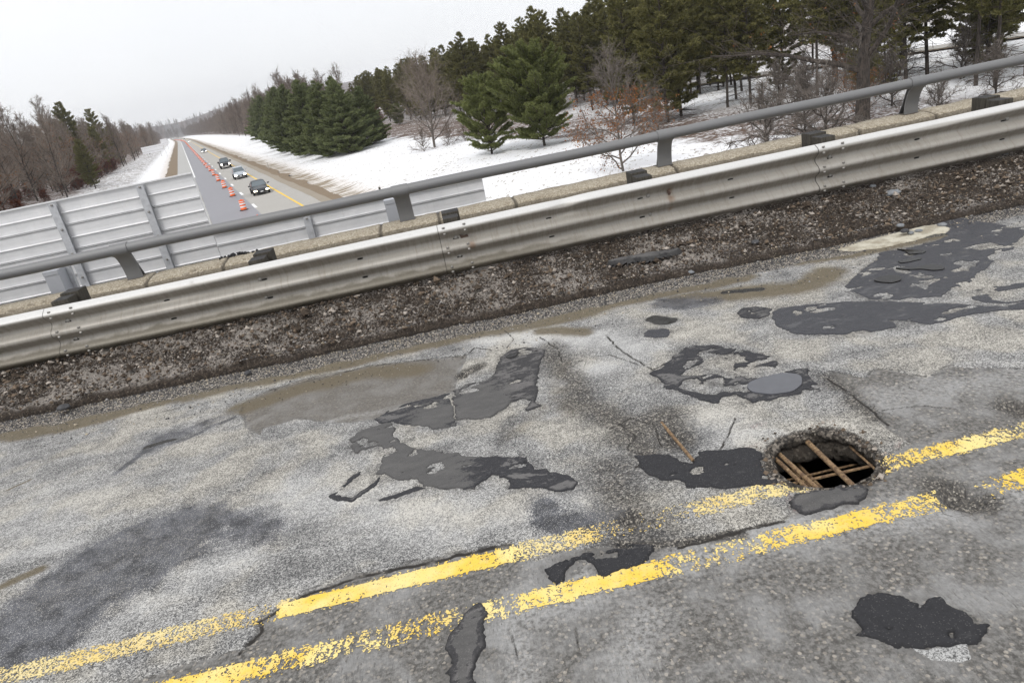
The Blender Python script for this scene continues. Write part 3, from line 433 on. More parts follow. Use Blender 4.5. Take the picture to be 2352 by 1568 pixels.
PL = {'puddled': ('wet', .006, 'large damp asphalt patch holding dark puddles near the kerb at right'), 'long': ('wet', .007, 'long wide asphalt patch running right below the puddled patch'),
 'oval': ('mid', .008, 'small oval asphalt patch touching the left end of the long patch'), 'arm': ('wet', .005, 'forked thin asphalt smear at the right edge above the long patch'),
 'disc': ('wet', .007, 'small lone round asphalt disc below the black wet spot'), 'ring': ('mid', .008, 'ring shaped asphalt patch with bare gaps and a grey puddle at its right end'),
 'wide': ('dark', .009, 'smooth black rectangular patch directly left of the hole'), 'slab': ('grey', .014, 'thick grey asphalt slab just below the hole'),
 'corner': ('dark', .012, 'ragged coarse black patch alone on bare concrete at lower right'), 'tongue': ('grey', .011, 'tongue shaped black patch with grey middle at the bottom edge'),
 'hook': ('dark', .011, 'hook shaped black patch between the two yellow lines'), 'upper': ('grey', .010, 'rounded grey patch with a dark water spot at its top'),
 'middle': ('mid', .007, 'wedge shaped patch between the brown wet concrete and the sprawling patch'), 'sprawl': ('mid', .009, 'largest sprawling dark patch in the middle with a pale left half'),
 'loop': ('mid', .006, 'thin looped tar line on pale surface left of the sprawling patch'), 'sliver': ('mid', .005, 'thin tar sliver below the sprawling patch at its left')}
def patch(key):
    pts, holes = PATCH[key]; mk, th, lab = PL[key]; th *= .75; P = np.array(pts); near = P[:, 1].mean() < 3.8; s_ = .0065 if near else .010
    x = np.arange(P[:, 0].min() - .04, min(P[:, 0].max(), 6.5) + .04, s_); y = np.arange(P[:, 1].min() - .04, P[:, 1].max() + .04, s_); X, Y = np.meshgrid(x, y); X = X.ravel(); Y = Y.ravel()
    wx = X + .055 * (fbm(X, Y, 15, 6, 61) - .5); wy = Y + .055 * (fbm(X, Y, 15, 6, 62) - .5)
    d = sdf(wx, wy, pts, .3)
    for h in holes: d = np.minimum(d, -sdf(wx, wy, h, .3))
    d = d + .012 * (fbm(X, Y, 60, 2, 63) - .5)
    gap = {'ring': .60, 'sprawl': .69, 'upper': .70, 'middle': .67, 'puddled': .66, 'long': .67, 'hook': .68, 'wide': .70, 'arm': .62, 'loop': .62, 'tongue': .75, 'corner': .74}.get(key, .8)
    d = np.minimum(d, (gap - fbm(X * 1.0, Y * 1.6, 7, 6, 66)) * .35)
    Z = deck_height(X, Y) * .9 + th * np.clip(d / .007, -1.3, 1) + .003 * (fbm(X, Y, 25, 3, 64) - .5) * (d > 0) + .004 * (fbm(X, Y, 4, 2, 65) - .5) * sstep(0, .1, d)
    g_ = lambda cx, cy, rx, ry: np.exp(-((X - cx) / rx) ** 2 - ((Y - cy) / ry) ** 2)
    wear = {'sprawl': .95 * sstep(.10, -.45, X) , 'upper': .25 + .8 * g_(-.02, 4.15, .18, .30), 'middle': .25 + .7 * g_(-.35, 4.12, .18, .2), 'tongue': 1.1 * sstep(.015, .05, d), 'hook': .55 * g_(.52, 2.46, .12, .06), 'slab': .75 * sstep(.0, .04, d), 'puddled': .22 + 0 * X, 'long': .20 + 0 * X, 'ring': .20 + 0 * X, 'oval': .35 + 0 * X}.get(key, 0 * X)
    F = grid_faces(len(x), len(y)); F = F[(d[F] > -.009).any(1)]; V, F, at = used(np.stack([X, Y, Z], 1), F, dict(edge=d, wear=wear))
    c = np.array([V[:, 0].mean(), V[:, 1].mean(), 0])
    o = link('asphalt_patch', npmesh('asphalt_patch', V - c, F, True, at), None, [PM[mk]]); o.location = c; tag(o, lab, 'asphalt patch', 'asphalt patches on the deck')
for k in PL: patch(k)
# puddles: flat water lying in the patches
t = NT('puddle_water'); t.done((.008, .007, .006), .06, spec=.22); t.b.inputs['IOR'].default_value = 1.33; M_water = t.m
t = NT('murky_film'); n_ = t.noise(14, 4); t.done(t.mix(n_, (.060, .063, .073), (.095, .098, .112)), .22, spec=.6); M_film = t.m
plab = ['lowest and longest dark puddle on the damp patch', 'dark puddle stretching right in the middle of the damp patch', 'small upper dark puddle on the damp patch', 'dark puddle at the top left edge of the damp patch', 'smooth grey puddle in the right end of the ring shaped patch', 'dark water spot on the rounded grey patch']
for i, pts in enumerate(PUDDLES):
    R = resample([tuple(p) for p in pts], 60); R = sum(np.roll(R, q, 0) for q in (-2, -1, 0, 1, 2)) / 5; R = R + .012 * (np.stack([fbm(R[:, 0], R[:, 1], 20, 3, 70 + i), fbm(R[:, 0], R[:, 1], 20, 3, 80 + i)], 1) - .5)
    z = float(np.median(deck_height(R[:, 0], R[:, 1]))) + .0105
    c_ = R.mean(0); V = np.concatenate([np.c_[R, np.full(60, z - .012)], np.c_[c_ + (R - c_) * .985, np.full(60, z)], [[c_[0], c_[1], z]]]); k = np.arange(60); j = (k + 1) % 60
    m = MB(); m.add(V, [(int(a), int(b), int(b) + 60, int(a) + 60) for a, b in zip(k, j)] + [(int(a) + 60, int(b) + 60, 120) for a, b in zip(k, j)])
    o = m.build('puddle', M_film if i == 4 else M_water); tag(o, plab[i], 'puddle', None, 'structure')

# ------------------------------------------------------------------ double yellow line, thin worn paint
t = NT('yellow_road_paint'); n_ = t.noise(30, 4); n4 = t.noise(3, 3); v = t.sep(t.voro(230))
c_ = t.mix(t.step(n4, .4, .62), (.80, .54, .075), (.82, .66, .26)); c_ = t.mix(t.mul(t.step(n_, .5, .7), .35), c_, (.70, .58, .30)); c_ = t.mix(t.mul(t.step(v, .90, .97), .5), c_, (.30, .20, .05))
fd = t.attr('fade'); c_ = t.mix(t.mul(fd, t.add(.35, t.mul(n_, .5))), c_, t.mix(v, (.42, .32, .12), (.80, .72, .50)))
M_paint = t.done(c_, .75, t.bump(n_, .4, .004))
def yline(y0, y1, xa, xb, dens, lab):
    s_ = .0034; x = np.arange(xa, xb, s_); y = np.arange(y0 - .022, y1 + .022, s_); X, Y = np.meshgrid(x, y); X = X.ravel(); Y = Y.ravel()
    D = np.interp(X, [d[0] for d in dens], [d[1] for d in dens])
    e = np.minimum(Y - y0, y1 - Y) + .016 * (fbm(X, Y, 30, 3, 91) - .5)
    gr = fbm(X * 10, Y * 3.6, 8, 3, 92); fn = vnoise(X, Y, 190, 93); fm = fbm(X, Y, 45, 4, 94); ov = overlay_sdf(X, Y) > 0
    q = np.where(ov, .55 * fn + .45 * fm, .32 * fn + .38 * gr + .30 * fm)
    q = q - q.mean(); q = q / (q.std() + 1e-6); lo = fbm(X, Y, 5, 3, 95) - .5
    keep = (q < (D - .5) * 3.6 + lo * 1.6) & (e > np.where(q < -.9, -.016, 0)) & (hole_sdf(X, Y) < -.02)
    for (cx, cy), r, dd in DENTS:
        if dd > .015: keep &= np.hypot(X - cx, Y - cy) > r * .95
    crk = np.full(X.shape, 1.)
    Z = deck_height(X, Y) + .0022 + .0006 * fn
    F = grid_faces(len(x), len(y)); F = F[keep[F[:, 0]]]
    V = np.stack([X + .0018 * (fbm(X, Y, 200, 1, 96) - .5) * 2, Y + .0018 * (fbm(X, Y, 200, 1, 97) - .5) * 2, Z], 1); fade = np.clip(ov * .75 + .6 * sstep(.45, .75, fbm(X, Y, 3.5, 3, 98)), 0, 1) * np.interp(X, [-4, -1.3, -1.0, 4], [1.3, 1, .8, .8])
    V, F, at = used(V, F, dict(fade=fade))
    o = link('yellow_line', npmesh('yellow_line', V, F, True, at), None, [M_paint]); tag(o, lab, 'road marking', None, 'structure')
yline(2.222, 2.318, -2.4, 3.2, [(-2.4, .95), (-1.25, .9), (-1.05, .55), (-.5, .40), (-.25, .35), (-.2, .8), (-.13, .6), (-.08, .1), (-.03, .75), (.1, .85), (.5, .95), (.58, .55), (.62, .32), (.9, .25), (1.0, .45), (1.15, .70), (1.45, .95), (1.52, .5), (1.7, .40), (1.78, .55), (1.8, .2), (2.05, .2), (2.1, .72), (2.3, .78), (2.6, .6), (3.2, .6)], 'worn lower line of the double yellow centre line')
yline(2.535, 2.632, -4.6, 4.6, [(-4.6, .3), (-2.5, .34), (-2.2, .50), (-1.9, .58), (-1.5, .58), (-1.32, .32), (-1.2, .10), (-1.1, .12), (-1.07, .95), (-.6, .97), (-.05, .92), (.0, .62), (.30, .60), (.40, .05), (.78, .02), (.84, .55), (1.2, .62), (1.3, .50), (1.5, .22), (1.75, .4), (1.85, .72), (2.2, .70), (2.6, .5), (4.6, .5)], 'worn upper line of the double yellow centre line')

# ------------------------------------------------------------------ strip of mud and salt against the kerb
xs = np.arange(-7.5, 9.5, .017); ys = np.arange(5.45, 7.86, .0155); X, Y = np.meshgrid(xs, ys); X = X.ravel(); Y = Y.ravel()
e = Y - soil_edge(X) - .02 * (fbm(X, Y, 30, 3, 101) - .5)
cl_ = .5 * fbm(X, Y, 14, 4, 102) + .5 * fbm(X, Y, 7, 4, 106) + .7 * np.abs(fbm(X, Y, 24, 3, 103) - .5)
rise = np.interp(Y, [5.6, 6.2, 6.8, 7.8], [0, .045, .10, .12]) + .03 * sstep(3.0, -3.5, X) * sstep(5.9, 6.7, Y)
amp = .060 * sstep(-.02, .12, e)
Z = .0 + .042 * sstep(-.02, .06, e) * (.5 + fbm(X, Y, 9, 4, 107)) + rise * (e > 0) + amp * (cl_ - .55) * 1.8 + .008 * (fbm(X, Y, 60, 2, 104) - .5) * (e > .02) - .03 * (e < -.01)
F = grid_faces(len(xs), len(ys)); F = F[(e[F] > -.03).any(1)]
V, F, at = used(np.stack([X, Y, Z], 1), F, dict(edge=e, cl=cl_))
t = NT('muddy_salt_crust'); E_ = t.attr('edge'); n2 = t.noise(2.4, 4); n30 = t.noise(36, 6, t.vec(t.tc, (1.2, .8, 1)), rough=.72); n90 = t.noise(120, 3, rough=.7); v = t.sep(t.voro(120)); xg = t.n.new('ShaderNodeSeparateXYZ'); t.l.new(t.tc, xg.inputs[0])
leftw = t.math('SUBTRACT', 1, t.step(xg.outputs[0], -2.5, 6.5))
mud = t.ramp(t.add(t.mul(n30, .6), t.mul(n90, .4)), [(.34, (.012, .008, .006)), (.5, (.058, .042, .030)), (.66, (.165, .124, .090))])
salt = t.step(t.add(t.add(t.mul(n30, .75), t.mul(n90, .35)), t.add(t.mul(n2, .52), t.mul(leftw, .08))), .85, .93)
salt = t.mul(salt, t.step(E_, .02, .12))
c_ = t.mix(t.mul(salt, .85), mud, t.mix(n90, (.22, .18, .145), (.80, .74, .68)))
c_ = t.mix(t.mul(t.step(v, .94, .98), .6), c_, (.40, .34, .26)); c_ = t.mix(t.mul(t.math('SUBTRACT', 1, t.step(t.add(E_, t.mul(n30, .06)), .02, .05)), .75), c_, (.018, .014, .011))
M_mud = t.done(c_, .93, t.bump(t.add(n30, n90), 1.0, .03))
soil = link('mud_strip', npmesh('mud_strip', V, F, True, at), None, [M_mud]); tag(soil, kind='structure')
# loose grit along the foot of the mud
N = 21000; gx = rng.uniform(-5.4, 6.4, N); gy = soil_edge(gx) - np.abs(rng.normal(0, .13, N)) + .02; gy = np.where(rng.random(N) < .15, soil_edge(gx) - rng.uniform(0, .8, N), gy)
up = rng.random(N) < .16; gy = np.where(up, soil_edge(gx) + rng.uniform(.03, .9, N), gy)
gs_ = rng.gamma(3, .0009, N) + .0016; gz = deck_height(gx, gy); gz = np.where(gy > soil_edge(gx), .085 + np.interp(gy, [5.6, 6.2, 6.8], [0, .045, .10]), gz)
oc = np.array([[1, 0, 0], [0, 1, 0], [-1, 0, 0], [0, -1, 0], [0, 0, .8], [0, 0, -.8]]); of = np.array([[0, 1, 4], [1, 2, 4], [2, 3, 4], [3, 0, 4], [1, 0, 5], [2, 1, 5], [3, 2, 5], [0, 3, 5]])
a_ = rng.uniform(0, 6.28, N); V = oc[None] * (1 + .35 * rng.normal(0, 1, (N, 6, 1))) * gs_[:, None, None]
V = np.stack([V[..., 0] * np.cos(a_)[:, None] - V[..., 1] * np.sin(a_)[:, None], V[..., 0] * np.sin(a_)[:, None] + V[..., 1] * np.cos(a_)[:, None], V[..., 2]], -1) + np.stack([gx, gy, gz + gs_ * .4], 1)[:, None]
mi = np.repeat(rng.choice(3, N, p=[.66, .17, .17]), 8); bx = (gx[:, None] + 0 * gy[:, None])
gm = [plain('dark_grit', (.05, .048, .05), .8), plain('tan_grit', (.42, .36, .27), .8), plain('grey_grit', (.30, .29, .28), .8)]
o = link('gravel', npmesh('gravel', V.reshape(-1, 3), (of[None] + 6 * np.arange(N)[:, None, None]).reshape(-1, 3), False, None, mi), None, gm); tag(o, 'loose grit lying along the foot of the mud strip', 'gravel', None, 'stuff')
N = 6500; gx = rng.uniform(-5.4, 6.8, N); gy = soil_edge(gx) + rng.uniform(-.02, 1.05, N) ** 1.0; gz = .075 + np.interp(gy, [5.6, 6.2, 6.8], [0, .045, .10]) + .03 * sstep(3.0, -3.5, gx) * sstep(5.9, 6.7, gy)
gs_ = rng.gamma(2.5, .0032, N) + .004; a_ = rng.uniform(0, 6.28, N); V = oc[None] * (1 + .4 * rng.normal(0, 1, (N, 6, 1))) * gs_[:, None, None]
V = np.stack([V[..., 0] * np.cos(a_)[:, None] - V[..., 1] * np.sin(a_)[:, None], V[..., 0] * np.sin(a_)[:, None] + V[..., 1] * np.cos(a_)[:, None], V[..., 2]], -1) + np.stack([gx, gy, gz + gs_ * .2], 1)[:, None]
mi = np.repeat(rng.choice(3, N, p=[.55, .3, .15]), 8); gm = [plain('wet_mud_clod', (.048, .034, .023), .9, var=.5, scale=40), plain('dry_mud_clod', (.135, .100, .070), .95, var=.4, scale=40), plain('salty_clod', (.34, .30, .26), .95, var=.4, scale=40)]
o = link('mud_clods', npmesh('mud_clods', V.reshape(-1, 3), (of[None] + 6 * np.arange(N)[:, None, None]).reshape(-1, 3), False, None, mi), None, gm); tag(o, 'small clods of mud and salt strewn over the mud strip', 'mud clods', None, 'stuff')
N = 130; a_ = rng.uniform(0, 6.28, N); q = Hp[rng.integers(0, len(Hp), N)] + nn[rng.integers(0, len(Hp), N)] * 0; q = q + (q - ctr) * rng.uniform(.03, .40, (N, 1)); gs_ = rng.gamma(2.2, .0022, N) + .003
V = oc[None] * (1 + .4 * rng.normal(0, 1, (N, 6, 1))) * gs_[:, None, None] + np.stack([q[:, 0], q[:, 1], deck_height(q[:, 0], q[:, 1]) + gs_ * .5], 1)[:, None]
o = link('rubble', npmesh('rubble', V.reshape(-1, 3), (of[None] + 6 * np.arange(N)[:, None, None]).reshape(-1, 3), False, None, np.repeat(rng.choice(3, N), 8)), None, gm); tag(o, 'crumbs of broken concrete round the rim of the hole', 'rubble', None, 'stuff')
# stones
import bmesh
M_rock = plain('grey_stone', (.19, .20, .21), .85, var=.3, scale=30, bump=.5); M_rockd = plain('dark_asphalt_lump', (.055, .055, .058), .85, var=.4, scale=40, bump=.6)
def rock(loc, s, lab, dark, seed, flat=.55):
    b = bmesh.new(); bmesh.ops.create_icosphere(b, subdivisions=3, radius=s)
    r = random.Random(seed); off = r.uniform(0, 9); st2 = r.uniform(.6, .9)
    for v in b.verts:
        q = v.co.normalized(); k = 1 + .5 * (float(fbm(q.x * 1 + off, q.y + q.z * 1.3, 1.6, 3, 5)) - .5) + .16 * (float(fbm(q.x + off, q.z - q.y, 6, 2, 6)) - .5)
        v.co = Vector((q.x * s * k, q.y * s * k * st2, max(q.z * s * k * flat, -s * flat * .5)))
    me = bpy.data.meshes.new('rock'); b.to_mesh(me); b.free(); me.polygons.foreach_set('use_smooth', [True] * len(me.polygons))
    o = link('rock', me, None, [M_rockd if dark else M_rock]); o.location = loc; o.rotation_euler = (0, 0, seed * 1.3); tag(o, lab, 'rock', 'stones lying on the mud strip')
RL = ['largest flat grey stone on the mud below the guardrail splice', 'small pale stone touching the guardrail near the splice', 'grey stone on grit left of the pale worn strip', 'small grey stone at the mud edge beside the black wet area', 'small round stone at the foot of the mud mid picture',
 'dark wedge stone, leftmost upper of the cluster by the puddled patch', 'small stone, uppermost of the cluster by the puddled patch', 'round grey stone, rightmost of the cluster by the puddled patch', 'grey stone, lowest left of the cluster by the puddled patch', 'lone rounded stone on grit above the puddled patch',
 'big dark lump tucked below the guardrail at left', 'flat dark chip at the mud edge left of centre', 'dark angular chunk on the mud edge at far left', 'dark lump halfway up the mud, right of the loose asphalt sheet', 'small stone high on the mud at far right', 'tiny pale stone between the cluster and the lone stone']
ZR = {0: .13, 1: .15, 10: .17, 13: .10, 14: .17, 12: .05, 5: .05, 6: .03, 8: .06}
for i, ((x, y), s) in enumerate(ROCKS): rock((x, y, ZR.get(i, .02) + .01), s * .72, RL[i], i in (5, 10, 11, 12, 13), i, .45)
# pale broken edge of concrete at the foot of the mud, far right
P_ = np.array(PALE_STRIP); x = np.arange(P_[:, 0].min() - .03, P_[:, 0].max() + .03, .009); y = np.arange(P_[:, 1].min() - .03, P_[:, 1].max() + .03, .009); X, Y = np.meshgrid(x, y); X = X.ravel(); Y = Y.ravel()
d = sdf(X + .03 * (fbm(X, Y, 14, 4, 1) - .5), Y + .03 * (fbm(X, Y, 14, 4, 2) - .5), PALE_STRIP); F = grid_faces(len(x), len(y)); F = F[(d[F] > -.008).any(1)]
V, F, _ = used(np.stack([X, Y, deck_height(X, Y) * .9 + .016 * np.clip(d / .008, -1.2, 1) + .012 * (fbm(X, Y, 12, 4, 3) - .5)], 1), F)
t = NT('pale_lime_concrete'); n_ = t.noise(6, 5, rough=.7); n2_ = t.noise(90, 3, rough=.7)
pm_ = t.done(t.mix(t.step(n2_, .60, .7), t.mix(t.step(n_, .4, .62), (.52, .49, .40), (.30, .265, .20)), (.08, .07, .06)), .9, t.bump(n2_, .6, .005))
o = link('broken_slab', npmesh('broken_slab', V, F, True), None, [pm_]); tag(o, 'long pale broken concrete edge showing at the foot of the mud, left of the puddled patch', 'broken slab')
# last pale scab of the chip seal under the ragged black patch
P_ = np.array(REMNANT); x = np.arange(P_[:, 0].min() - .03, P_[:, 0].max() + .03, .005); y = np.arange(P_[:, 1].min() - .03, P_[:, 1].max() + .03, .005); X, Y = np.meshgrid(x, y); X = X.ravel(); Y = Y.ravel()
d = sdf(X + .02 * (fbm(X, Y, 24, 4, 1) - .5), Y + .02 * (fbm(X, Y, 24, 4, 2) - .5), REMNANT); F = grid_faces(len(x), len(y)); F = F[(d[F] > -.006).any(1)]
V, F, _ = used(np.stack([X, Y, deck_height(X, Y) * .9 + .005 * np.clip(d / .006, -1.2, 1)], 1), F)
t = NT('pale_chip_seal'); v_ = t.sep(t.voro(330)); v2_ = t.sep(t.voro(130)); pm_ = t.done(t.ramp(t.add(t.mul(v_, .6), t.mul(v2_, .4)), [(.1, (.05, .05, .05)), (.35, (.20, .20, .196)), (.7, (.47, .47, .46))]), .9, t.bump(v_, .6, .005))
o = link('chip_seal_scab', npmesh('chip_seal_scab', V, F, True), None, [pm_]); tag(o, 'pale gritty scab along the lower edge of the ragged black patch at lower right', 'chip seal remnant')
# loose sheet of asphalt on the mud
x = np.arange(1.35, 2.15, .01); y = np.arange(6.0, 6.35, .01); X, Y = np.meshgrid(x, y); X = X.ravel(); Y = Y.ravel()
sh = [(1.42, 6.28), (1.55, 6.30), (1.70, 6.27), (1.85, 6.25), (1.98, 6.20), (2.10, 6.19), (2.06, 6.14), (1.95, 6.12), (1.85, 6.10), (1.75, 6.12), (1.66, 6.17), (1.52, 6.20), (1.43, 6.23)]
d = sdf(X + .02 * (fbm(X, Y, 20, 3, 1) - .5), Y + .02 * (fbm(X, Y, 20, 3, 2) - .5), sh); F = grid_faces(len(x), len(y)); F = F[(d[F] > -.008).any(1)]
V, F, at = used(np.stack([X, Y, .150 + .014 * np.clip(d / .006, -3.2, 1) + .01 * (fbm(X, Y, 6, 3, 3) - .5)], 1), F, dict(edge=d, wear=0 * d + .5))
o = link('asphalt_sheet', npmesh('asphalt_sheet', V, F, True, at), None, [PM['grey']]); tag(o, 'loose black sheet of asphalt lying on the mud strip', 'asphalt sheet')
# ------------------------------------------------------------------ three-ridge guardrail
t = NT('galvanised_rail'); n5 = t.noise(2.0, 4, t.vec(t.tc, (.5, 1, 3))); n60 = t.noise(70, 3, t.vec(t.tc, (1, 1, .25)), rough=.7); n2 = t.noise(1, 4, t.vec(t.tc, (9, 3, 60)))
z_ = t.n.new('ShaderNodeSeparateXYZ'); t.l.new(t.tc, z_.inputs[0]); zz = z_.outputs[2]; xx_ = z_.outputs[0]
col = t.mix(t.ramp(n5, [(.3, 0), (.7, 1)]), (.30, .285, .255), (.41, .395, .365)); col = t.mix(t.mul(t.step(n60, .5, .75), .35), col, (.55, .545, .53))
drip = t.noise(1, 6, t.vec(t.tc, (23, 1, 3.0)), rough=.8)
dband = t.mul(t.step(zz, -.075, -.12), 1.0)
col = t.mix(t.mul(t.mul(t.step(drip, .48, .68), t.step(zz, -.06, -.11)), .42), col, (.17, .14, .105))
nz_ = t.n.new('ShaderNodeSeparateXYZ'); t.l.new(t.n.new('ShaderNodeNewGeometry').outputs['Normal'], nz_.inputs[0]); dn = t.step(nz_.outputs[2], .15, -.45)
col = t.mix(t.mul(t.mul(dn, t.step(drip, .25, .6)), .42), col, (.15, .122, .092)); col = t.mix(t.mul(t.step(zz, -.05, -.095), .22), col, (.27, .235, .19))  # down-facing faces browned: groove shade painted in, broken up by drip streaks
top = t.step(zz, -.060, -.038); col = t.mix(t.mul(top, .85), col, t.mix(n60, (.58, .575, .56), (.72, .72, .71)))  # upper ridge painted paler, standing in for light from above
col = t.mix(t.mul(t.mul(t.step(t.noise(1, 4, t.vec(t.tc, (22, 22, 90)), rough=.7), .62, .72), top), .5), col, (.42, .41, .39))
low = t.add(t.step(zz, -.34, -.50), t.add(t.mul(n5, .35), t.mul(t.noise(7, 5), .7)))
lf = t.math('SUBTRACT', 1, t.step(xx_, .5, 2.2))
grime = t.mul(t.step(t.add(low, t.mul(lf, .35)), .98, 1.25), t.add(t.mul(lf, .85), .10))
col = t.mix(t.mul(grime, .85), col, t.mix(n60, (.075, .065, .045), (.18, .16, .12)))
rs = t.attr('rust'); sm_ = t.attr('seam'); col = t.mix(sm_, col, (.03, .027, .024)); col = t.mix(t.mul(t.step(t.add(rs, t.mul(t.noise(25, 4), .5)), .55, 1.15), .7), col, (.19, .105, .055))
M_rail = t.done(col, t.mix(top, .52, .60), t.bump(t.add(n60, t.mul(n2, .6)), .25, .002), .25)
M_black = plain('dark_gap', (.012, .011, .010), .9)
M_bolt = plain('dull_bolt_steel', (.27, .26, .24), .5, .5, var=.3, scale=40)
t = NT('creosoted_timber'); g1 = t.noise(1, 5, t.vec(t.tc, (7, 60, 60)), rough=.7); g2 = t.noise(1, 4, t.vec(t.tc, (70, 70, 5)), rough=.7); n_ = t.noise(120, 2)
nzn = t.n.new('ShaderNodeSeparateXYZ'); t.l.new(t.n.new('ShaderNodeNewGeometry').outputs['Normal'], nzn.inputs[0]); tp = t.step(nzn.outputs[2], .4, .7)
col = t.mix(tp, t.ramp(g2, [(.3, (.020, .017, .013)), (.7, (.095, .085, .066))]), t.ramp(g1, [(.35, (.008, .008, .008)), (.6, (.045, .043, .042)), (.8, (.12, .12, .12))]))
M_wood = t.done(col, .85, t.bump(t.add(g1, g2), .8, .01))
rail = empty('guardrail', (0, 6.88, .712), 'weathered galvanised guardrail with three ridges on timber posts along the mud strip', 'guardrail')
PZ = [(0, .010), (-.012, .030), (-.030, .062), (-.046, .078), (-.060, .083), (-.076, .079), (-.095, .060), (-.125, .018), (-.142, .003), (-.157, 0), (-.172, .003), (-.190, .020), (-.216, .062), (-.236, .080), (-.253, .083), (-.270, .080), (-.290, .062), (-.316, .020), (-.334, .003), (-.350, 0), (-.365, .003), (-.382, .018), (-.412, .060), (-.431, .079), (-.447, .083), (-.461, .078), (-.477, .062), (-.496, .028), (-.508, .012)]
def fine_prof():
    P = []; 
    for (a, b), (c, d) in zip(PZ, PZ[1:]): P += [(a, b), ((a + c) / 2, (b + d) / 2)]
    return np.array(P + [PZ[-1]])
FP = fine_prof()
def dent(x):
    return .045 * np.exp(-((x - 1.20) / .14) ** 2) - .016 * np.exp(-((x - 1.45) / .25) ** 2) + .030 * np.exp(-((x - 5.15) / .20) ** 2) + .012 * np.exp(-((x + 2.9) / .3) ** 2) + .008 * np.sin(x * 1.7)
def rail_panel(x0, x1, k):
    x = np.r_[x0, x0 + .004, x0 + .008, np.arange(x0 + .015, x1 + .001, .015)]; n = len(FP); V = []
    for xi in x:
        dd = float(dent(xi)); fl = .014 * math.exp(-max(0, xi - x0) / .05) * 0
        for z, d in FP:
            tw = dd * math.exp(-((z + .05) / .07) ** 2); s = .004 * math.sin(xi * 2.3 + 1) + .006 * (float(vnoise(xi, z * 3, 2.2, 3)) - .5)
            V.append((xi, -(d + s - tw * .9 + .0055 * k), z - tw * .35 + .004 * math.sin(xi * .9)))
    V = np.array(V); F = grid_faces(n, len(x))
    # give it thickness
    V2 = V + np.array([0, .004, -.001]); m = len(V); F2 = F[:, ::-1] + m
    e1 = np.arange(len(x) - 1) * n; s1 = np.stack([e1, e1 + n, e1 + n + m, e1 + m], 1); e2 = e1 + n - 1; s2 = np.stack([e2, e2 + m, e2 + n + m, e2 + n], 1)
    q = np.arange(n - 1); s3 = np.stack([q, q + m, q + 1 + m, q + 1], 1); q = q + (len(x) - 1) * n; s4 = np.stack([q, q + 1, q + 1 + m, q + m], 1)
    VV = np.concatenate([V, V2]); ru = np.zeros(len(VV))
    for cx, cz, r, a in ((.22, -.25, .06, .8), (2.28, -.155, .04, .9), (2.27, -.22, .05, .8), (2.27, -.33, .04, .7), (2.25, -.44, .04, .4)):
        ru = np.maximum(ru, a * np.exp(-(((VV[:, 0] - cx) / r) ** 2 + ((VV[:, 2] - cz) / r) ** 2)))
    o = link('rail_panel', npmesh('rail_panel', VV, np.concatenate([F, F2, s1, s2, s3, s4]), True, dict(rust=ru, seam=1 - sstep(.001, .009, VV[:, 0] - x0))), rail, [M_rail]); return o
SPL = [-7.72, -3.90, -.085, 3.83, 7.72]
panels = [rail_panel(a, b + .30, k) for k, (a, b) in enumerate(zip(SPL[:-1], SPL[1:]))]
for k, p in enumerate(panels): 
    if k == 1: p['label'] = 'rail panel with its lower ridge caked in grime'
    if k == 2: p['label'] = 'rail panel with a dented upper ridge and rust streaks'
def surf(z):
    return float(np.interp(-z, -FP[:, 0], FP[:, 1]))
def bolt(x, z, parent, r=.015, k=1):
    m = MB(); m.lathe([(0, -.010), (r * .55, -.011), (r * .9, -.007), (r, 0), (r, .004)], 14, (0, 0, 0), axis='y')
    o = m.build('bolt', M_bolt, parent, smooth=True); 
    dz = .01; sl = (surf(z + dz) - surf(z - dz)) / (2 * dz)
    o.location = (x, -(surf(z) + .0055 * k + .004 * math.sin(x * 2.3 + 1)) - .002, z); o.rotation_euler = (-math.atan(sl), 0, 0); return o
for k, xs_ in enumerate(SPL[1:4], 1):
    for dx in (.06, .265):
        for z in (-.030, -.087, -.228, -.280, -.424, -.472): bolt(xs_ + dx, z, panels[k], .0155, k)
def slot(x, z, parent, k, w=.055, h=.018):
    m = MB(); P = []
    for i in range(20):
        a = 2 * math.pi * i / 20; P.append((w / 2 * np.sign(math.cos(a)) * min(1, abs(math.cos(a)) * 1.25), h / 2 * math.sin(a)))
    m.prism(P, -.0015, .003, 'y'); o = m.build('slot', M_black, parent)
    dz = .01; sl = (surf(z + dz) - surf(z - dz)) / (2 * dz)
    o.location = (x, -(surf(z) + .0055 * k + .004 * math.sin(x * 2.3 + 1)) - .0025, z); o.rotation_euler = (-math.atan(sl), 0, 0)
    o['label'] = 'dark bolt slot in the rail'
POSTX = [-5.8, -3.90 + .16, -1.88, .075, 2.06, 3.99, 5.93]
for k in range(4):
    for j in range(4):
        xq = SPL[k] + .95 * j + .16
        for z in (-.155, -.345):
            if -5.5 < xq < 7.2: slot(xq, z - .012, panels[k], k)
    for xp in POSTX:
        if SPL[k] < xp <= SPL[k + 1]:
            bolt(xp, -.155, panels[k], .021, k)
            if xp < 4.5: bolt(xp, -.345, panels[k], .017, k)
for i, xp in enumerate(POSTX):
    j = random.Random(i); dx = j.uniform(-.015, .015); a = Matrix.Rotation(j.uniform(-.04, .04), 3, 'Z'); h = j.uniform(-.01, .012)
    m = MB(); m.box((xp + dx, .10, -.13 + h), (.155, .185, .34), rot=None); m.build('spacer_block', M_wood, rail, bevel=.006)
    m = MB(); m.box((xp + dx * 1.5 + .012, .31, -.25 + h), (.175, .19, .62)); m.build('timber_post', M_wood, rail, bevel=.006)
